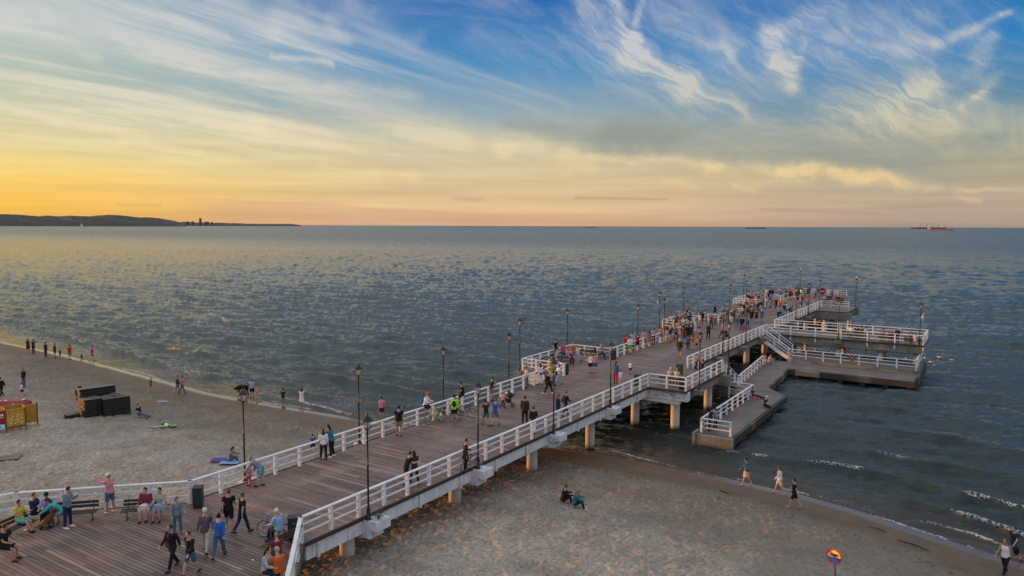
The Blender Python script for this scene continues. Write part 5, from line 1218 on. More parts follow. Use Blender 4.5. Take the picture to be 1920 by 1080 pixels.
(45,726,'stand',-160,'j:black','p:denim','s:r','man in black sweatshirt and jeans on the left sand',dict(z='sand')),
(42,743,'walk',150,'t:white','s:navy','s:d','child in white t-shirt and navy shorts near the cabin',dict(z='sand',h=1.2)),
(3,744,'walk',-150,'j:black','p:black','s:d','person in black cut off by the left edge on the sand',dict(z='sand')),
(149,764,'stand',40,'j:black','s:black','n:d','person in black left of the dark crate stack',dict(z='sand',g=1.15)),
(153,764,'stand2',60,'t:black','s:dark','s:d','second person in black just behind the one left of the crate stack',dict(z='sand')),
(283,734,'walk',-60,'t:navy','s:khaki','s:d','child walking on the sand toward the couple near the water',dict(z='sand',h=1.3,shoes=None)),
(333,738,'walk',-40,'j:navy','s:grey','s:d','man in navy of the couple walking on the left beach',dict(z='sand',shoes=None)),
(342,738,'walk2',-40,'l:pink','p:denim','l:d','woman in pinkish top of the couple walking on the left beach',dict(z='sand',f=1)),
(449,744,'crouch',60,'t:brown','s:dark','s:b','child crouching under a black umbrella by the water',dict(z='sand',h=1.2)),
(463,742,'walk',60,'t:black','p:black','s:d','child in black between the umbrella and the lilac top',dict(z='sand',h=1.25)),
(473,746,'stand',40,'t:lilac','s:black','s:d','adult in lilac top and black shorts at the water',dict(z='sand')),
(482,747,'stand',20,'t:peach','s:pink','s:y','small child in pink at the water beside the lilac top',dict(z='sand',h=1.1,shoes=None)),
(531,765,'stand',10,'t:black','s:grey','s:d','man in black t-shirt and grey shorts alone by the water',dict(z='sand')),
(566,765,'photo',30,'d:white','-','l:d','woman in white dress photographing the sea',dict(z='sand',f=1,shoes=None)),
(716,786,'stand',30,'t:pink','s:navy','s:d','man in pink t-shirt and navy shorts wading in the shallows',dict(z=-.15,h=1.85,shoes=None)),
(262,782,'stretch',-75,'t:black','p:denim','s:d','person in black top and jeans lying back beside the crate stack',dict(z='sand')),
(311,799,'prone',-100,'t:white','s:black','s:r','person in white lying on the green towel',dict(z='sand',h=1.5)),
(431,868,'ground',-50,'l:grey','p:denim','l:d','long haired person in grey sitting on the purple and blue towels',dict(z='sand',f=1)),
(587,850,'walk',60,'t:blue','s:dark','s:d','child in blue on the sand just behind the left railing',dict(z='sand',h=1.3)),
# beach right
(1055,944,'ground',-50,'j:black','p:black','s:r','person in black sitting on the sand below the pier',dict(z='sand')),
(1077,952,'ground',-62,'j:teal','p:black','l:y','fair haired person in teal sitting on the sand with legs stretched out',dict(z='sand',f=1,shoes='white')),
(1399,910,'walk',118,'j:denim','k:peach','s:d','woman in denim jacket and peach skirt walking barefoot at the water',dict(z='sand',f=1,shoes=None)),
(1461,926,'walk2',110,'l:white','s:cream','l:r','red haired woman in white shirt walking barefoot at the water',dict(z='sand',f=1,shoes=None)),
(1489,951,'walk',100,'t:black','s:black','s:d','woman in black top and shorts walking barefoot on the wet sand',dict(z='sand',f=1,shoes=None,h=1.66)),
(1883,1078,'walk',150,'v:white','p:black','s:r','woman in white top and dark trousers at the lower right corner',dict(z='sand',f=1)),
(1900,1050,'walk2',140,'t:navy','s:denim','s:b','person in dark t-shirt with a black backpack at the lower right corner',dict(z='sand',shoes='maroon')),
]

_rg = random.Random(21); _tops = ['black', 'navy', 'olive', 'grey', 'maroon', 'khaki', 'white', 'bluegrey', 'brown', 'beige', 'dark', 'denim', 'teal', 'lblue']
_word = dict(black='black', navy='navy blue', olive='olive', grey='grey', maroon='maroon', khaki='khaki', white='white', bluegrey='slate blue', brown='brown', beige='beige', dark='charcoal', denim='denim blue', teal='dark teal', lblue='pale blue')
_zones = [(-30.5, -29.6, 99, 122, 'leaning at the outer left railing', 13, 85), (-35.9, -32.0, 124.2, 132, 'at the third bay far corner', 7, 40), (-29, -24.3, 100, 128, 'walking on the outer pier', 8, 30), (-30.8, -24.5, 134, 149, 'at the pier head end', 13, 20), (-34.8, -31.6, 90.0, 98, 'packed inside the second bay', 9, 60), (-30.5, -29.9, 76, 88, 'in the row before the second bay', 7, 85)]
_seen = set(); extra = []
for (x0, x1, y0, y1, where, n, fc) in _zones:
    for k in range(n):
        while True:
            a, b = _rg.choice(_tops), _rg.choice(_tops)
            if a != b and (a, b) not in _seen: _seen.add((a, b)); break
        shorts = _rg.random() < .45
        extra.append((0, 0, _rg.choice(['stand', 'stand2', 'lean', 'phone', 'cross', 'stand']) if not where.startswith('walk') else _rg.choice(['walk', 'walk2']), fc+_rg.uniform(-50, 50), _rg.choice('tlj')+':'+a, ('s:' if shorts else 'p:')+b, _rg.choice('ssl')+':'+_rg.choice('ddbbryg'),
            'person in %s top and %s %s %s' % (_word[a], _word[b], 'shorts' if shorts else 'trousers', where), dict(xyz=(_rg.uniform(x0, x1), y0+(y1-y0)*(k+_rg.uniform(.1, .9))/n, DK), h=_rg.uniform(1.6, 1.84))))
people_data += extra
for (px, py, pose, face, top, bot, hair, lab, kw) in people_data:
    kw = dict(kw); kw.setdefault('shoes', 'dark'); person(px, py, pose, face, top, bot, hair, lab, **kw)

# ------------------------------------------------------------------ benches and bins
def make_bench():
    """back toward -Y, facing +Y, 1.75 m long, origin under the seat"""
    e = empty('bench'); L = .88
    s = MB()
    for k in range(3): s.box(-L, L, -.16+k*.15, -.03+k*.15, .42, .455, .006)
    s.build('seat', 'dark_wood', e); s = MB()
    for k in range(2): s.beam((-L, -.24-k*.035, .60+k*.16), (L, -.24-k*.035, .60+k*.16), .03, .12)
    s.build('backrest', 'dark_wood', e)
    for sx in (-.68, .68):
        m_ = MB(); m_.tube([(sx, -.18, .42), (sx, -.23, .6), (sx, -.29, .86)], .018, 6); m_.tube([(sx, .05, .42), (sx, .02, .22), (sx, .05, .02)], .022, 6)
        m_.tube([(sx, .26, .03), (sx, -.24, .03)], .02, 6); m_.tube([(sx, -.18, .40), (sx, .26, .40)], .018, 6); m_.build('leg', 'black_metal', e)
    return e
bench0 = make_bench()
def bench(i, x, y, z, face, label):
    b = bench0 if i == 0 else clone(bench0); b.location = (x, y, z); b.rotation_euler = (0, 0, R(face)); return tag(b, 'dark bench ' + label, 'bench', 'dark slatted benches on the pier')
def bench_px(i, px, py, face, label, z=DK): x, y = at(px, py, z); return bench(i, x, y, z, face, label)
bench_px(0, 142, 978, -135, 'beside the man in grey sweater, left of the middle bench')
bench_px(1, 270, 972, -135, 'under the two seated women by the left railing')
bench_px(2, 28, 1008, -70, 'cut by the left edge under the yellow top woman')
bench(3, *at(528, 1032, DK), DK, 95, 'under the grey haired man beside the bicycle')
bench(4, -22.0, 57.3, DK, 0, 'of the white haired pair in the right bay'); bench(5, -34.4, 58.6, DK, -90, 'nearest in the first left bay'); bench(6, -34.4, 61.6, DK, -90, 'farther in the first left bay')
bench_px(7, 1112, 672, -150, 'behind the white tank top man at the far side of the first bay')
for k, (px, py) in enumerate(((1256, 612), (1276, 611))): bench_px(8+k, px, py, -130, ['at the left inside the second bay', 'at the right inside the second bay'][k])
for k, px in enumerate((1550, 1573)): bench_px(10+k, px, 570.5, -150, ['left one behind the thin head railing', 'right one behind the thin head railing'][k])
for k, (px, py) in enumerate(((1594, 633.5), (1616, 636), (1663, 641.5), (1711, 647))): bench_px(12+k, px, py, 0, ['under the white and yellow green tops on the raised arm', 'under the turquoise top on the raised arm', 'under the dark brown jackets on the raised arm', 'nearest the outer lamp of the raised arm'][k])
bench_px(16, 1410, 565, -150, 'behind the farthest orange lit bay railing')
def make_bin():
    e = empty('litter_bin'); b = MB().box(-.24, .24, -.2, .2, .08, .92, .02)
    b.build('body', 'bin_green', e); MB().box(-.22, .22, -.18, .18, 0, .082).build('foot', 'black_metal', e)
    MB().box(-.26, .26, -.22, .22, .921, .965, .015).build('lid', 'bin_green', e); MB().box(-.08, .08, -.215, -.203, .70, .76).build('ashtray', 'steel', e)
    return e
bin0 = make_bin()
for i, (px, py, lab) in enumerate([(372, 950, 'at the bend of the left railing near the girl in pale blue'), (1060, 702, 'at the corner of the first left bay'), (1150, 674, 'at the far end of the first left bay by the railing'), (1274, 703, 'in front of the white capped man at the near stair'),
                                  (1295, 628, 'at the corner of the crowded second bay'), (1196, 724, 'in the corner of the right bay'), (1280, 730, 'right of the white haired pair in the right bay'), (552, 1010, 'behind the grey haired man by the right railing corner'), (1150, 672, '')][:8]):
    o = bin0 if i == 0 else clone(bin0); x, y = at(px, py, DK); o.location = (x, y, DK); o.rotation_euler = (0, 0, R([-45, 0, 0, 0, 0, 0, 0, 45][i]))
    tag(o, 'dark litter bin ' + lab, 'bin', 'dark litter bins on the pier')

# ------------------------------------------------------------------ bicycles and strollers
def make_bike():
    """rolls along +Y"""
    e = empty('bicycle')
    for y in (-.52, .53):
        t = MB().torus((0, y, .34), .33, .018); w_ = t.build('wheel', 'rubber', e)
        r_ = MB().torus((0, y, .34), .305, .009)
        for k in range(9):
            a = 2*PI*k/9; r_.tube([(0, y, .34), (0, y+.3*math.cos(a), .34+.3*math.sin(a))], .003, 4)
        r_.build('rim', 'steel', w_)
    f = MB()
    bb, st, hd, hd2 = (0, -.08, .30), (0, -.20, .78), (0, .34, .86), (0, .37, .72)
    for a, b in ((bb, st), (st, hd), (bb, hd2), ((.03, -.52, .34), bb), ((-.03, -.52, .34), bb), ((.03, -.52, .34), st), ((-.03, -.52, .34), st), (hd, hd2)): f.tube([a, b], .018 if a != (.03, -.52, .34) else .011, 6)
    for s in (-.05, .05): f.tube([hd2, (s, .40, .66), (s, .53, .34)], .012, 6)
    f.build('frame', 'paint', e)
    h = MB(); h.tube([(0, .34, .86), (0, .31, 1.02)], .014, 6); h.tube([(-.29, .14, 1.04), (-.24, .27, 1.06), (0, .32, 1.02), (.24, .27, 1.06), (.29, .14, 1.04)], .012, 6); h.build('handlebar', 'steel', e)
    MB().ell((0, -.23, .90), (.07, .13, .035)).build('saddle', 'rubber', e); MB().tube([st, (0, -.23, .88)], .012, 6).build('seat_post', 'steel', e)
    m_ = MB(); m_.torus((.05, -.08, .30), .09, .008, 'x', 16, 5); m_.tube([(.06, -.08, .30), (.08, -.2, .2)], .01, 5); m_.tube([(-.06, -.08, .30), (-.08, .04, .4)], .01, 5); m_.build('crank', 'steel', e)
    return e
bike0 = make_bike()
def bike(i, px, py, face, c, label, lean=0, xyz=None):
    o = bike0 if i == 0 else clone(bike0); x, y, z = xyz or (*at(px, py, DK), DK); o.location = (x, y, z); o.rotation_mode = 'YXZ' if False else 'XYZ'
    o.rotation_euler = (0, R(lean), R(face))
    for k in KIDS[o.name]:
        ch = bpy.data.objects[k]
        if ch.name.startswith('frame'): ch.color = (*CL[c], 1)
    return tag(o, label, 'bicycle')
bike(0, 815, 793, 168, 'neon', 'pale green and yellow bicycle with white tyres below the cyclist seated on the railing', 6)
bike(1, 843, 788, 150, 'black', 'black bicycle beside the neon green cyclist', 5)
bike(2, 873, 786, -20, 'dark', 'dark bicycle in front of the man half seated on the railing', -8)
bike(3, 884, 880, -8, 'black', 'black bicycle leaning by the person in brown at the right railing', 10)
bike(4, 514, 1010, 105, 'olive', 'dark bicycle with silver handlebar parked behind the grey haired man', 6)
bike(5, 1138, 674, -60, 'lgrey', 'grey bicycle parked by the bench at the far side of the first bay', 5)
# backpacks
def backpack(x, y, z, face, c, label, name='backpack', s=1.0):
    e = empty(name, (x, y, z), R(face)); e.scale = (s, s, s)
    b = MB().ell((0, 0, 0), (.15, .09, .22), 12, 8); o = b.build('body', 'cloth', e, CL[c]); MB().ell((0, -.075, -.07), (.10, .05, .10), 10, 6).build('pocket', 'cloth', e, CL[c])
    m_ = MB()
    for sx in (-.08, .08): m_.tube([(sx, .06, .16), (sx, .14, .20), (sx, .20, .12), (sx*1.1, .17, -.05), (sx, .06, -.14)], .012, 5)
    m_.build('straps', 'cloth', e, CL['dark']); return tag(e, label, 'backpack' if name == 'backpack' else 'bag')
def bp_px(px, py, up_, back, face, c, label, name='backpack', s=1.0):
    x, y = at(px, py, DK); a = R(face); backpack(x+math.sin(a)*back, y-math.cos(a)*back, DK+up_, face, c, label, name, s)
bp_px(852, 792, 1.28, .19, 28, 'dark', 'dark backpack worn by the neon green cyclist')
bp_px(1258, 639, 1.3, .18, 30, 'dark', 'dark backpack on the person in blue t-shirt near the second bay')
bp_px(1047, 722, 1.0, .2, -30, 'black', 'black bag at the back of the woman in white by the bay corner', 'shoulder_bag', .8)
bp_px(324, 1067, .95, .30, -110, 'brown', 'big brown bag carried by the woman in the black tracksuit', 'shoulder_bag', 1.25)
bp_px(430, 994, .95, .22, -40, 'black', 'black bag hanging at the side of the red haired woman in black', 'shoulder_bag', .85)
x, y = at(1900, 1050, 1.0); backpack(x-.02+math.sin(R(140))*.19, y-math.cos(R(140))*.19, ground(x, y)+1.25, 140, 'black', 'black backpack worn by the walker at the lower right corner')
x, y = at(1459, 925, .6); 
backpack(-30.9+.02, 40.9-.15, DK+1.5, 150, 'black', 'black backpack of the man half seated on the left railing')
backpack(-17.65, 67.2, LW+.12, 20, 'hot', 'bright pink bag beside the person leaning on the low railing', 'shoulder_bag', .8)
backpack(*at(12, 1003, DK+.6), DK+.62, -70, 'turq', 'turquoise bag on the lap of the yellow top woman', 'shoulder_bag', .9)
# the cyclist seated on the railing
person(0, 0, 'rail', -70, 'l:white', 's:black', 'h:orange', 'cyclist in white with an orange helmet seated on top of the left railing', xyz=(-31.0, 36.95, DK), h=1.7, shoes='maroon')
backpack(-31.22, 36.9, DK+1.5, -70, 'blue', 'blue backpack of the cyclist seated on the railing')
def make_stroller():
    e = empty('stroller')
    MB().tube([(0, -.2, .45), (0, 0, .42), (0, .25, .55)], [(.2, .16), (.22, .18), (.2, .1)], 10).build('seat', 'cloth', e, CL['navy'])
    h = MB().ell((0, -.12, .82), (.24, .26, .2), 12, 8); h.build('hood', 'cloth', e, CL['dark'])
    f = MB()
    for s in (-.24, .24): f.tube([(s, -.55, 1.0), (s, -.1, .6), (s, .35, .15)], .014, 6); f.tube([(s, .1, .5), (s, -.3, .15)], .014, 6)
    f.tube([(-.24, -.55, 1.0), (.24, -.55, 1.0)], .016, 6); f.build('frame', 'black_metal', e)
    for sx in (-.26, .26):
        for yy in (-.32, .37): MB().torus((sx, yy, .13), .11, .025, 'x', 16, 6).build('wheel', 'rubber', e)
    return e
st0 = make_stroller()
for i, (px, py, fc, lab) in enumerate([(953, 762, 120, 'dark stroller with hood held by the child in dusty pink'), (1362, 636, -60, 'dark stroller in front of the person in pink at the right railing'), (1462, 592, -150, 'dark stroller pushed by the person in orange jacket'), (1379, 603, 20, 'dark stroller near the left railing of the outer pier')]):
    o = st0 if i == 0 else clone(st0); x, y = at(px, py, DK); o.location = (x, y, DK); o.rotation_euler = (0, 0, R(fc)); tag(o, lab, 'stroller', 'dark strollers on the pier')

# ------------------------------------------------------------------ dogs
def dog(x, y, z, face, c, label, s=1.0, sit=False):
    b = MB()
    if sit: b.tube([(0, -.22, .12), (0, -.16, .2), (0, -.02, .36), (0, .08, .50), (0, .12, .60)], [(.12, .11), (.14, .14), (.13, .14), (.10, .10), (.07, .07)], 10)
    else: b.tube([(0, -.34, .46), (0, -.22, .48), (0, .0, .46), (0, .2, .48), (0, .32, .56)], [(.07, .08), (.10, .11), (.105, .11), (.13, .15), (.08, .09)], 10)
    hx = (0, .17, .70) if sit else (0, .42, .66)
    b.ell(hx, (.075, .10, .075)); b.tube([(0, hx[1]+.04, hx[2]-.02), (0, hx[1]+.17, hx[2]-.045)], [.048, .03], 8); b.tube([(0, .10, .5) if sit else (0, .28, .52), hx], [.09, .065], 8)
    for sx in (-1, 1):
        b.tube([(sx*.055, hx[1]-.02, hx[2]+.05), (sx*.085, hx[1]-.03, hx[2]+.0), (sx*.09, hx[1]-.01, hx[2]-.06)], [.02, .026, .012], 6)
        b.tube([(sx*.07, .06 if sit else .22, .42), (sx*.075, .12 if sit else .21, .22), (sx*.075, .11 if sit else .23, .05), (sx*.075, .16 if sit else .28, .03)], [.05, .032, .026, .024], 8)
        if sit: b.tube([(sx*.11, -.18, .15), (sx*.15, .02, .13), (sx*.12, -.08, .04), (sx*.12, .07, .03)], [.08, .055, .035, .026], 8)
        else: b.tube([(sx*.06, -.28, .44), (sx*.075, -.20, .28), (sx*.075, -.34, .18), (sx*.075, -.30, .05), (sx*.075, -.24, .03)], [.075, .05, .03, .026, .024], 8)
    b.tube([(0, -.30, .14), (0, -.42, .06), (0, -.52, .08)] if sit else [(0, -.38, .50), (0, -.50, .48), (0, -.60, .56)], [.035, .03, .018], 6)
    me = remesh(b, 'dog', .014, 'hair', 2); o = bpy.data.objects.new('dog', me); COL.objects.link(o)
    o.location = (x, y, z); o.rotation_euler = (0, 0, R(face)); o.scale = (s, s, s); o.color = (*c, 1); return tag(o, label, 'dog')
x, y = at(93, 990, DK); dog(x, y, DK, -40, (.14, .07, .03), 'curly brown dog sitting in front of the bending person on the left bench', 1.15, True)
x, y = at(153, 672, .1); dog(x, y, ground(x, y), -120, (.02, .015, .012), 'small dark dog at the water edge on the left shore', .85)

# ------------------------------------------------------------------ gulls
def make_gull(fly):
    e = empty('gull'); b = MB().tube([(0, -.24, .02), (0, -.12, .05), (0, .02, .06), (0, .12, .09), (0, .2, .12), (0, .25, .11)], [.012, .05, .075, .06, .04, .01], 8); b.build('body', 'white_paint', e)
    for s in (-1, 1):
        w_ = MB()
        if fly: w_.beam((s*.04, .02, .08), (s*.35, .06, .26), .16, .02); w_.beam((s*.35, .05, .26), (s*.68, -.06, .22), .10, .015)
        else: w_.ell((s*.055, -.04, .07), (.03, .17, .05))
        w_.build('wing', 'gull_grey', e)
    MB().tube([(0, .25, .11), (0, .30, .10)], [.012, .004], 5).build('beak', 'gull_beak', e); return e
simple('gull_grey', (.42, .43, .45), .7); simple('gull_beak', (.5, .3, .05), .6)
gf, gs = make_gull(True), make_gull(False); used = [0, 0]
def gull(x, y, z, face, fly, label, s=1.0, roll=0):
    k = 0 if fly else 1; o = (gf, gs)[k] if used[k] == 0 else clone((gf, gs)[k]); used[k] += 1
    o.location = (x, y, z); o.rotation_euler = (R(roll*.3), R(roll), R(face)); o.scale = (s, s, s); tag(o, label, 'gull', 'white gulls')
def air(px, py, dist):
    d = ray(px, py)*dist; return d.x, d.y, CAMZ+d.z
for i, (px, py, ds, rl, lab) in enumerate([(1232, 568, 96, 70, 'white gull flying just left of the lamps at the second bay'), (1730, 596, 92, 60, 'white gull flying right of the outer arm lamp'), (1284, 556, 110, 20, 'white gull flying past the lamp behind the second bay'), (1700, 613, 100, 10, 'small dark looking gull flying over the railing of the raised arm')]):
    gull(*air(px, py, ds), 60+40*i, True, lab, .85, rl)
labs = ['left most one of the gulls floating off the platform end', 'second gull floating off the platform end', 'gull floating right of the platform end near the wave', 'outermost gull floating to the right of the platform', 'lower gull floating off the platform corner', 'gull floating between the two railings behind the low platform']
for i, (px, py) in enumerate(((1733, 672), (1745, 680), (1762, 671), (1785, 676), (1752, 686), (1698, 673))):
    x, y = at(px, py, 0.05); gull(x, y, .02, 40*i, False, 'white ' + labs[i], 1.3)
gull(*at(1515, 503, 8.3), 8.3, 30, False, 'white gull perched on the tallest far lamp', 1.2) if False else gull(-31.6, 150.3, 8.28, 30, False, 'white gull perched on the tallest far lamp', 1.3)
gull(-18.9, 131.2, 8.28, 30, False, 'white gull perched on the lamp at the right corner of the pier head', 1.3)
# swimmer
x, y = at(758, 764, 0); MB_h = MB().ell((x, y, .06), (.1, .12, .14)); MB_h.ell((x+.25, y, -.02), (.28, .14, .06)); o = link('person', remesh(MB_h, 'swimmer', .02, 'skin'), None); o.color = (.06, .035, .03, 1); tag(o, 'dark head of a swimmer in the shallows beyond the left railing', 'swimmer')

# ------------------------------------------------------------------ signs
def flat_mat(name, rgb, rough=.5): simple(name, lin(rgb) if max(rgb) > 1 else rgb, rough, var=.04)
flat_mat('sign_red', (150, 16, 34)); flat_mat('sign_yellow', (246, 206, 120)); flat_mat('sign_blue', (10, 95, 178)); flat_mat('sign_black', (22, 18, 20)); flat_mat('sign_white', (225, 222, 215)); flat_mat('cabin_red', (138, 18, 38)); flat_mat('label_teal', (70, 165, 185)); flat_mat('label_pale', (190, 215, 228))
def disc(mb, cx, cz, r, y, n=40, r2=None, zc=None, above=None):
    """a disc or ring facing -Y; above cuts it at a height"""
    if r2:
        vs = []
        for i in range(n): a = 2*PI*i/n; vs += [(cx+r*math.cos(a), y, cz+r*math.sin(a)), (cx+r2*math.cos(a), y, cz+r2*math.sin(a))]
        vs += [(v[0], y+.012, v[2]) for v in vs]
        fs = []
        for i in range(n):
            j = (i+1) % n; fs += [(2*i, 2*i+1, 2*j+1, 2*j), (2*i+2*n, 2*j+2*n, 2*j+1+2*n, 2*i+1+2*n), (2*i, 2*j, 2*j+2*n, 2*i+2*n), (2*i+1, 2*i+1+2*n, 2*j+1+2*n, 2*j+1)]
        mb.add(vs, fs)
    else:
        t0, t1 = above if above else (0, 2*PI); k = [(cx+r*math.cos(t0+(t1-t0)*i/n), cz+r*math.sin(t0+(t1-t0)*i/n)) for i in range(n+1)]
        vs = [(a, y, b) for a, b in k]+[(a, y+.012, b) for a, b in k]; m_ = n+1
        mb.add(vs, [tuple(range(m_)), tuple(range(2*m_-1, m_-1, -1))]+[(i, m_+i, m_+(i+1) % m_, (i+1) % m_) for i in range(m_)])
def swim_sign():
    x, y = at(1575, 1046, 3.3); e = empty('warning_sign', (x, y, 0), HEAD-R(26)); gz = ground(x, y); r = .31; c = 3.3
    MB().tube([(0, .035, gz-.3), (0, .035, c+.2)], .028, 8).build('pole', 'black_metal', e)
    bd = MB(); disc(bd, 0, c, r, 0); b = bd.build('board', 'sign_yellow', e)
    k = MB(); disc(k, 0, c, r*.86, -.014, above=(R(190), R(350))); k.build('water_field', 'sign_blue', b)
    k = MB(); disc(k, 0, c, r*1.02, -.03, r2=r*.86); k.build('red_ring', 'sign_red', b)
    k = MB(); k.beam((-r*.66, -.034, c+r*.62), (r*.66, -.034, c-r*.62), .012, .045, 0, .002); k.build('red_bar', 'sign_red', b)
    k = MB(); disc(k, r*.34, c+r*.22, .042, -.036, 16); k.beam((-r*.42, -.030, c+r*.12), (-r*.1, -.030, c+r*.28), .012, .05, 0, .002); k.beam((-r*.12, -.0305, c+r*.28), (r*.2, -.0305, c+r*.05), .012, .075, 0, .002); k.beam((-r*.55, -.030, c+r*.06), (-r*.4, -.030, c+r*.12), .012, .03, 0, .002)
    k.build('swimmer_mark', 'sign_black', b)
    e.rotation_euler = (0, R(-4), HEAD-R(46)); return tag(e, 'round no swimming sign with red ring on a thin dark post', 'warning sign')
swim_sign()
def red_board():
    x, y = at(1538, 560, DK); x += .3; e = empty('round_board', (x, y, DK), HEAD+.05); r = .68; c = 1.35
    MB().tube([(0, .05, 0), (0, .05, c)], .04, 8).build('pole', 'black_metal', e)
    bd = MB(); n = 8; a0 = PI/8; vs = [(r*math.cos(a0+2*PI*i/n), 0, c+r*math.sin(a0+2*PI*i/n)) for i in range(n)]; vs += [(v[0], .05, v[2]) for v in vs]
    bd.add(vs, [tuple(range(n)), tuple(range(2*n-1, n-1, -1))]+[(i, n+i, n+(i+1) % n, (i+1) % n) for i in range(n)]); b = bd.build('board', 'sign_red', e)
    k = MB()
    for i, w_ in enumerate((.16, .10, .14, .12, .09)): k.box(-.42+i*.18, -.42+i*.18+w_*.8, -.012, -.004, c-.02-.02*(i % 2), c+.13-.03*(i % 3))
    k.box(-.36, .36, -.012, -.004, c-.10, c-.06); k.build('lettering', 'sign_white', b)
    return tag(e, 'red eight sided board with white marks at the pier head', 'sign board')
red_board()
e = empty('lifebuoy', (-12.9, 88.5, LW+.35+.75)); MB().torus((0, 0, 0), .27, .075, 'y', 28, 8).build('ring', 'sign_red', e)
k = MB()
for a in (45, 135, 225, 315): k.ell((.27*math.cos(R(a)), 0, .27*math.sin(R(a))), (.06, .085, .06))
k.build('bands', 'sign_white', e); tag(e, 'red lifebuoy hanging on the near railing of the low platform', 'lifebuoy')

# ------------------------------------------------------------------ changing cabin, crates and towels on the sand
simple('cabin_wood', lin((176, 134, 52)), .7, var=.2, scale=3); simple('cabin_frame', lin((104, 66, 26)), .7, var=.2)
def cabin():
    A0 = np.array(at(12, 812, 1.15)); B0 = np.array(at(49, 806, 1.15)); d = (B0-A0)/np.linalg.norm(B0-A0); n = np.array((-d[1], d[0])); yaw = math.atan2(d[1], d[0])
    gz = ground(*A0); W_ = float(np.linalg.norm(B0-A0)); e = empty('changing_cabin', (A0[0], A0[1], gz), yaw); H_ = 1.75
    for (x, y) in ((0, 0), (W_, 0), (0, 1.5), (W_, 1.5), (W_+1.0, 1.15), (-1.1, 0.25)): MB().box(x-.04, x+.04, y-.04, y+.04, -.2, H_, .01).build('leg', 'cabin_frame', e)
    p = MB().box(.05, W_-.05, -.02, .02, .42, H_-.05).build('front_panel', 'cabin_wood', e)
    k = MB(); rg = random.Random(4)
    for i in range(26):
        x_, z_ = rg.uniform(.15, W_-.15), rg.uniform(.55, H_-.45); disc(k, x_, z_, rg.uniform(.03, .05), -.035, 10)
    k.build('white_dots', 'sign_yellow', p); MB().box(.05, W_-.05, -.03, .03, .30, .40).build('lower_rail', 'cabin_frame', e)
    MB().box(W_+.0, W_+.04, .05, 1.45, .35, H_-.02).build('side_panel', 'cabin_wood', e)
    MB().box(-.02, .02, .05, 1.45, .35, H_-.02).build('side_panel', 'cabin_wood', e)
    MB().box(.05, W_-.05, 1.48, 1.52, .35, H_).build('back_panel', 'cabin_wood', e)
    dr = MB().beam((W_+.06, 1.5, .9), (W_+1.0, 1.2, .9), .04, 1.45); dr.build('door', 'cabin_wood', e)
    r_ = MB().box(-1.1, -.05, -.02, .02, .30, H_-.1); rp = r_.build('red_panel', 'cabin_red', e)
    k = MB()
    for i in range(6): k.box(-1.02+i*.155, -1.02+i*.155+.11, -.034, -.024, 1.28, 1.44)
    k.box(-1.02, -.12, -.034, -.024, 1.16, 1.20); k.build('lettering', 'sign_white', rp)
    k = MB().box(-1.1, -.08, -.034, -.024, .32, .66); lp = k.build('lower_label', 'label_pale', rp)
    k = MB()
    for i in range(5): k.box(-.95+i*.14, -.95+i*.14+.09, -.046, -.036, .42, .55)
    k.build('lettering', 'label_teal', lp); MB().box(-1.1, -.06, 1.3, 1.34, .3, H_).build('back_panel', 'cabin_wood', e)
    return tag(e, 'yellow wooden changing cabin with white dots and a red side at the left edge', 'changing cabin')
cabin()
def red_cover():
    x, y = at(14, 766, 1.4); e = empty('covered_stack', (x, y, ground(x, y)), HEAD)
    b = MB(); b.box(-2.6, 1.55, -.6, .7, 0, .95, .25); b.build('red_cover', 'cabin_red', e)
    k = MB(); rg = random.Random(2)
    for i in range(12): xx = rg.uniform(-2.3, 1.3); k.ell((xx, rg.uniform(-.55, .3), .955), (rg.uniform(.08, .16), .09, .012))
    for i in range(8): k.ell((rg.uniform(-2.3, 1.3), -.605, rg.uniform(.5, .8)), (rg.uniform(.08, .14), .012, .06))
    k.build('white_marks', 'sign_white', e); return tag(e, 'red tarpaulin with white patches over a low stack behind the yellow cabin', 'cover')
red_cover()
simple('crate_dark', (.022, .018, .015), .75, var=.35, scale=5); simple('crate_top', (.10, .095, .09), .7, var=.4, scale=2)
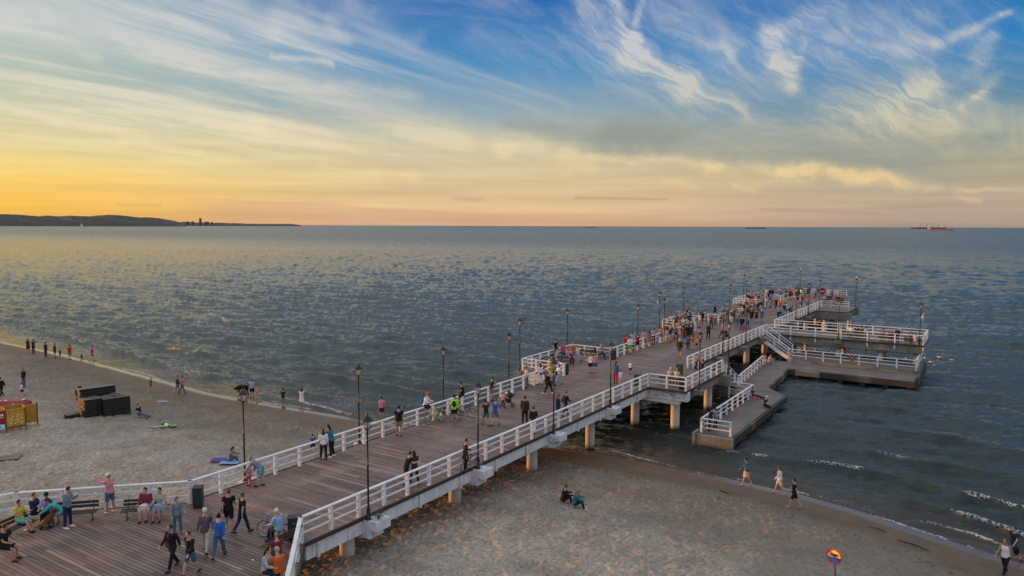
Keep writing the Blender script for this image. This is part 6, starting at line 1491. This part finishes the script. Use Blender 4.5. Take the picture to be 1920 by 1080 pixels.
def crates():
    a = np.array(at(196, 779, 1.15)); b = np.array(at(245, 771, 1.15)); d = b-a; Wd = float(np.linalg.norm(d)); yaw = math.atan2(d[1], d[0]); gz = ground(*a)-.05
    def stack(name, x0, x1, y0, y1, z0, z1, n, lab):
        e = empty(name, (a[0], a[1], gz), yaw); h = (z1-z0)/n
        for i in range(n):
            j = .03*math.sin(i*2.3+x0); k = MB().box(x0+j, x1+j, y0-j, y1-j, z0+i*h+.02, z0+(i+1)*h-.015, .01); k.build('crate', 'crate_dark', e)
        k = MB()
        for x in np.linspace(x0+.05, x1-.05, 4): k.box(x-.03, x+.03, y0-.06, y0-.035, z0, z1-.01)
        k.build('battens', 'crate_dark', e); k = MB().box(x0-.02, x1+.02, y0-.05, y1+.02, z1, z1+.03); k.build('top_boards', 'crate_top', e)
        return tag(e, lab, 'crate stack')
    stack('crate_stack', 0, Wd, 0, 1.6, 0, 1.45, 9, 'big dark stack of flat wooden crates on the left beach')
    stack('crate_stack', -1.3, -.08, .5, 2.2, 0, 1.5, 9, 'dark crate stack joined to the left side of the big one')
    stack('crate_stack', -1.25, Wd*.72, 1.75, 2.5, 0, 2.15, 12, 'tall row of crates with pale top behind the big dark stack')
    stack('low_crate', -2.5, -1.5, .9, 1.5, 0, .42, 2, 'single low dark crate left of the crate stacks')
    e = empty('loose_boards', (a[0], a[1], gz+1.49), yaw); k = MB()
    for i in range(5): k.beam((.1+.2*i, .3+.25*i, .02+.03*i), (Wd-.3-.1*i, .5+.18*i, .03+.03*i), .14, .025)
    k.build('boards', 'crate_top', e); tag(e, 'loose pale boards lying on top of the big crate stack', 'boards')
crates()
def towel(px, py, L, Wd, yaw, c, label, z=.03):
    x, y = at(px, py, 1.1); nx, ny = 14, 8; X, Y = np.meshgrid(np.linspace(-L/2, L/2, nx), np.linspace(-Wd/2, Wd/2, ny))
    Z = .03*vnoise(X*3+px, Y*3, 3, 2)+z; gz = ground(x, y); me = grid_mesh('towel', X, Y, Z)
    o = link('towel', me, None, 'cloth', CL[c]); o.location = (x, y, gz+.05); o.rotation_euler = (0, 0, R(yaw)); s = o.modifiers.new('t', 'SOLIDIFY'); s.thickness = .012
    return tag(o, label, 'towel')
CL['tgreen'] = (.20, .42, .10)
towel(310, 799, 1.6, .65, 55, 'tgreen', 'bright green towel under the lying person', .06)
towel(414, 867, 1.2, .8, 35, 'purple', 'purple towel on the sand behind the left lamp', .06); towel(430, 873, 1.2, .55, 35, 'lblue', 'pale blue towel overlapping the purple one', .09)
towel(305, 746, .9, .4, 40, 'lblue', 'small crumpled pale blue cloth lying on the left beach'); towel(287, 801, .5, .35, 20, 'lblue', 'small blue cloth beside the green towel')
x, y = at(6, 861, 1.2); e = empty('plank', (x, y, ground(x, y)), HEAD+.35); MB().box(-3.5, 1.0, -.5, .5, .06, .12, .01).build('board', 'crate_top', e); MB().box(-3.4, .9, -.4, .4, -.02, .058).build('frame', 'crate_dark', e); tag(e, 'long flat board lying on the sand at the left edge', 'board')
# umbrella at the water
x, y = at(452, 742, .1); e = empty('umbrella', (x, y, ground(x, y)), .3)
c = MB().lathe([(.62, .95), (.5, 1.1), (.28, 1.25), (.02, 1.32), (.26, 1.22), (.47, 1.07), (.6, .95)], n=10, cap=False); c.build('canopy', 'cloth', e, CL['black']); MB().tube([(0, 0, .3), (0, 0, 1.36)], .012, 6).build('shaft', 'steel', e)
e.rotation_euler = (R(-12), R(-22), 0); tag(e, 'black umbrella held over the crouching child at the water', 'umbrella')
# a phone in the hand of the woman with the white cap
# litter and driftwood
for i, (px, py, L, lab) in enumerate([(1712, 1016, 1.6, 'long dark driftwood stick on the wet sand at right'), (1645, 984, .9, 'short dark stick at the edge of the wet sand'), (1358, 920, .7, 'short pale stick left of the barefoot walkers')]):
    x, y = at(px, py, .4); z = ground(x, y); w_ = MB().tube([(-L/2, 0, .03), (0, .06, .05), (L/2, -.03, .03)], [.02, .035, .015], 6); o = w_.build('driftwood', 'dark_wood'); o.location = (x, y, z); o.rotation_euler = (0, 0, R(-20)); tag(o, lab, 'driftwood')
x, y = at(474, 1050, DK); w_ = MB().box(-.05, .05, -.03, .03, .004, .012); o = w_.build('paper_scrap', 'sign_white'); o.location = (x, y, DK); tag(o, 'small white paper scrap on the boardwalk planks', 'litter')
# small green plant at the foot of the nearest lamp
simple('leaf', (.035, .06, .025), .6, var=.4)
pl = empty('small_plant', (-22.55, 23.6, 3.4)); st_ = MB(); lf = MB(); rg = random.Random(3)
for i in range(16):
    a = rg.uniform(0, 2*PI); t = Vector((math.cos(a)*rg.uniform(.1, .45), math.sin(a)*rg.uniform(.1, .4), rg.uniform(.12, .6))); st_.tube([(0, 0, 0), t*.5+Vector((0, 0, .08)), t], .006, 4)
    for j in range(9):
        c = t*rg.uniform(.4, 1.05)+Vector((rg.uniform(-.06, .06), rg.uniform(-.06, .06), rg.uniform(-.04, .06))); u = Vector((rg.uniform(-1, 1), rg.uniform(-1, 1), rg.uniform(-.5, .8))).normalized()*.055; v = u.cross(Vector((0, 0, 1))).normalized()*.02
        lf.add([c-u, c+v, c+u, c-v], [(0, 1, 2, 3)])
st_.build('stems', 'leaf', pl); lf.build('leaves', 'leaf', pl); tag(pl, 'small leafy plant growing at the foot of the nearest right lamp', 'plant')
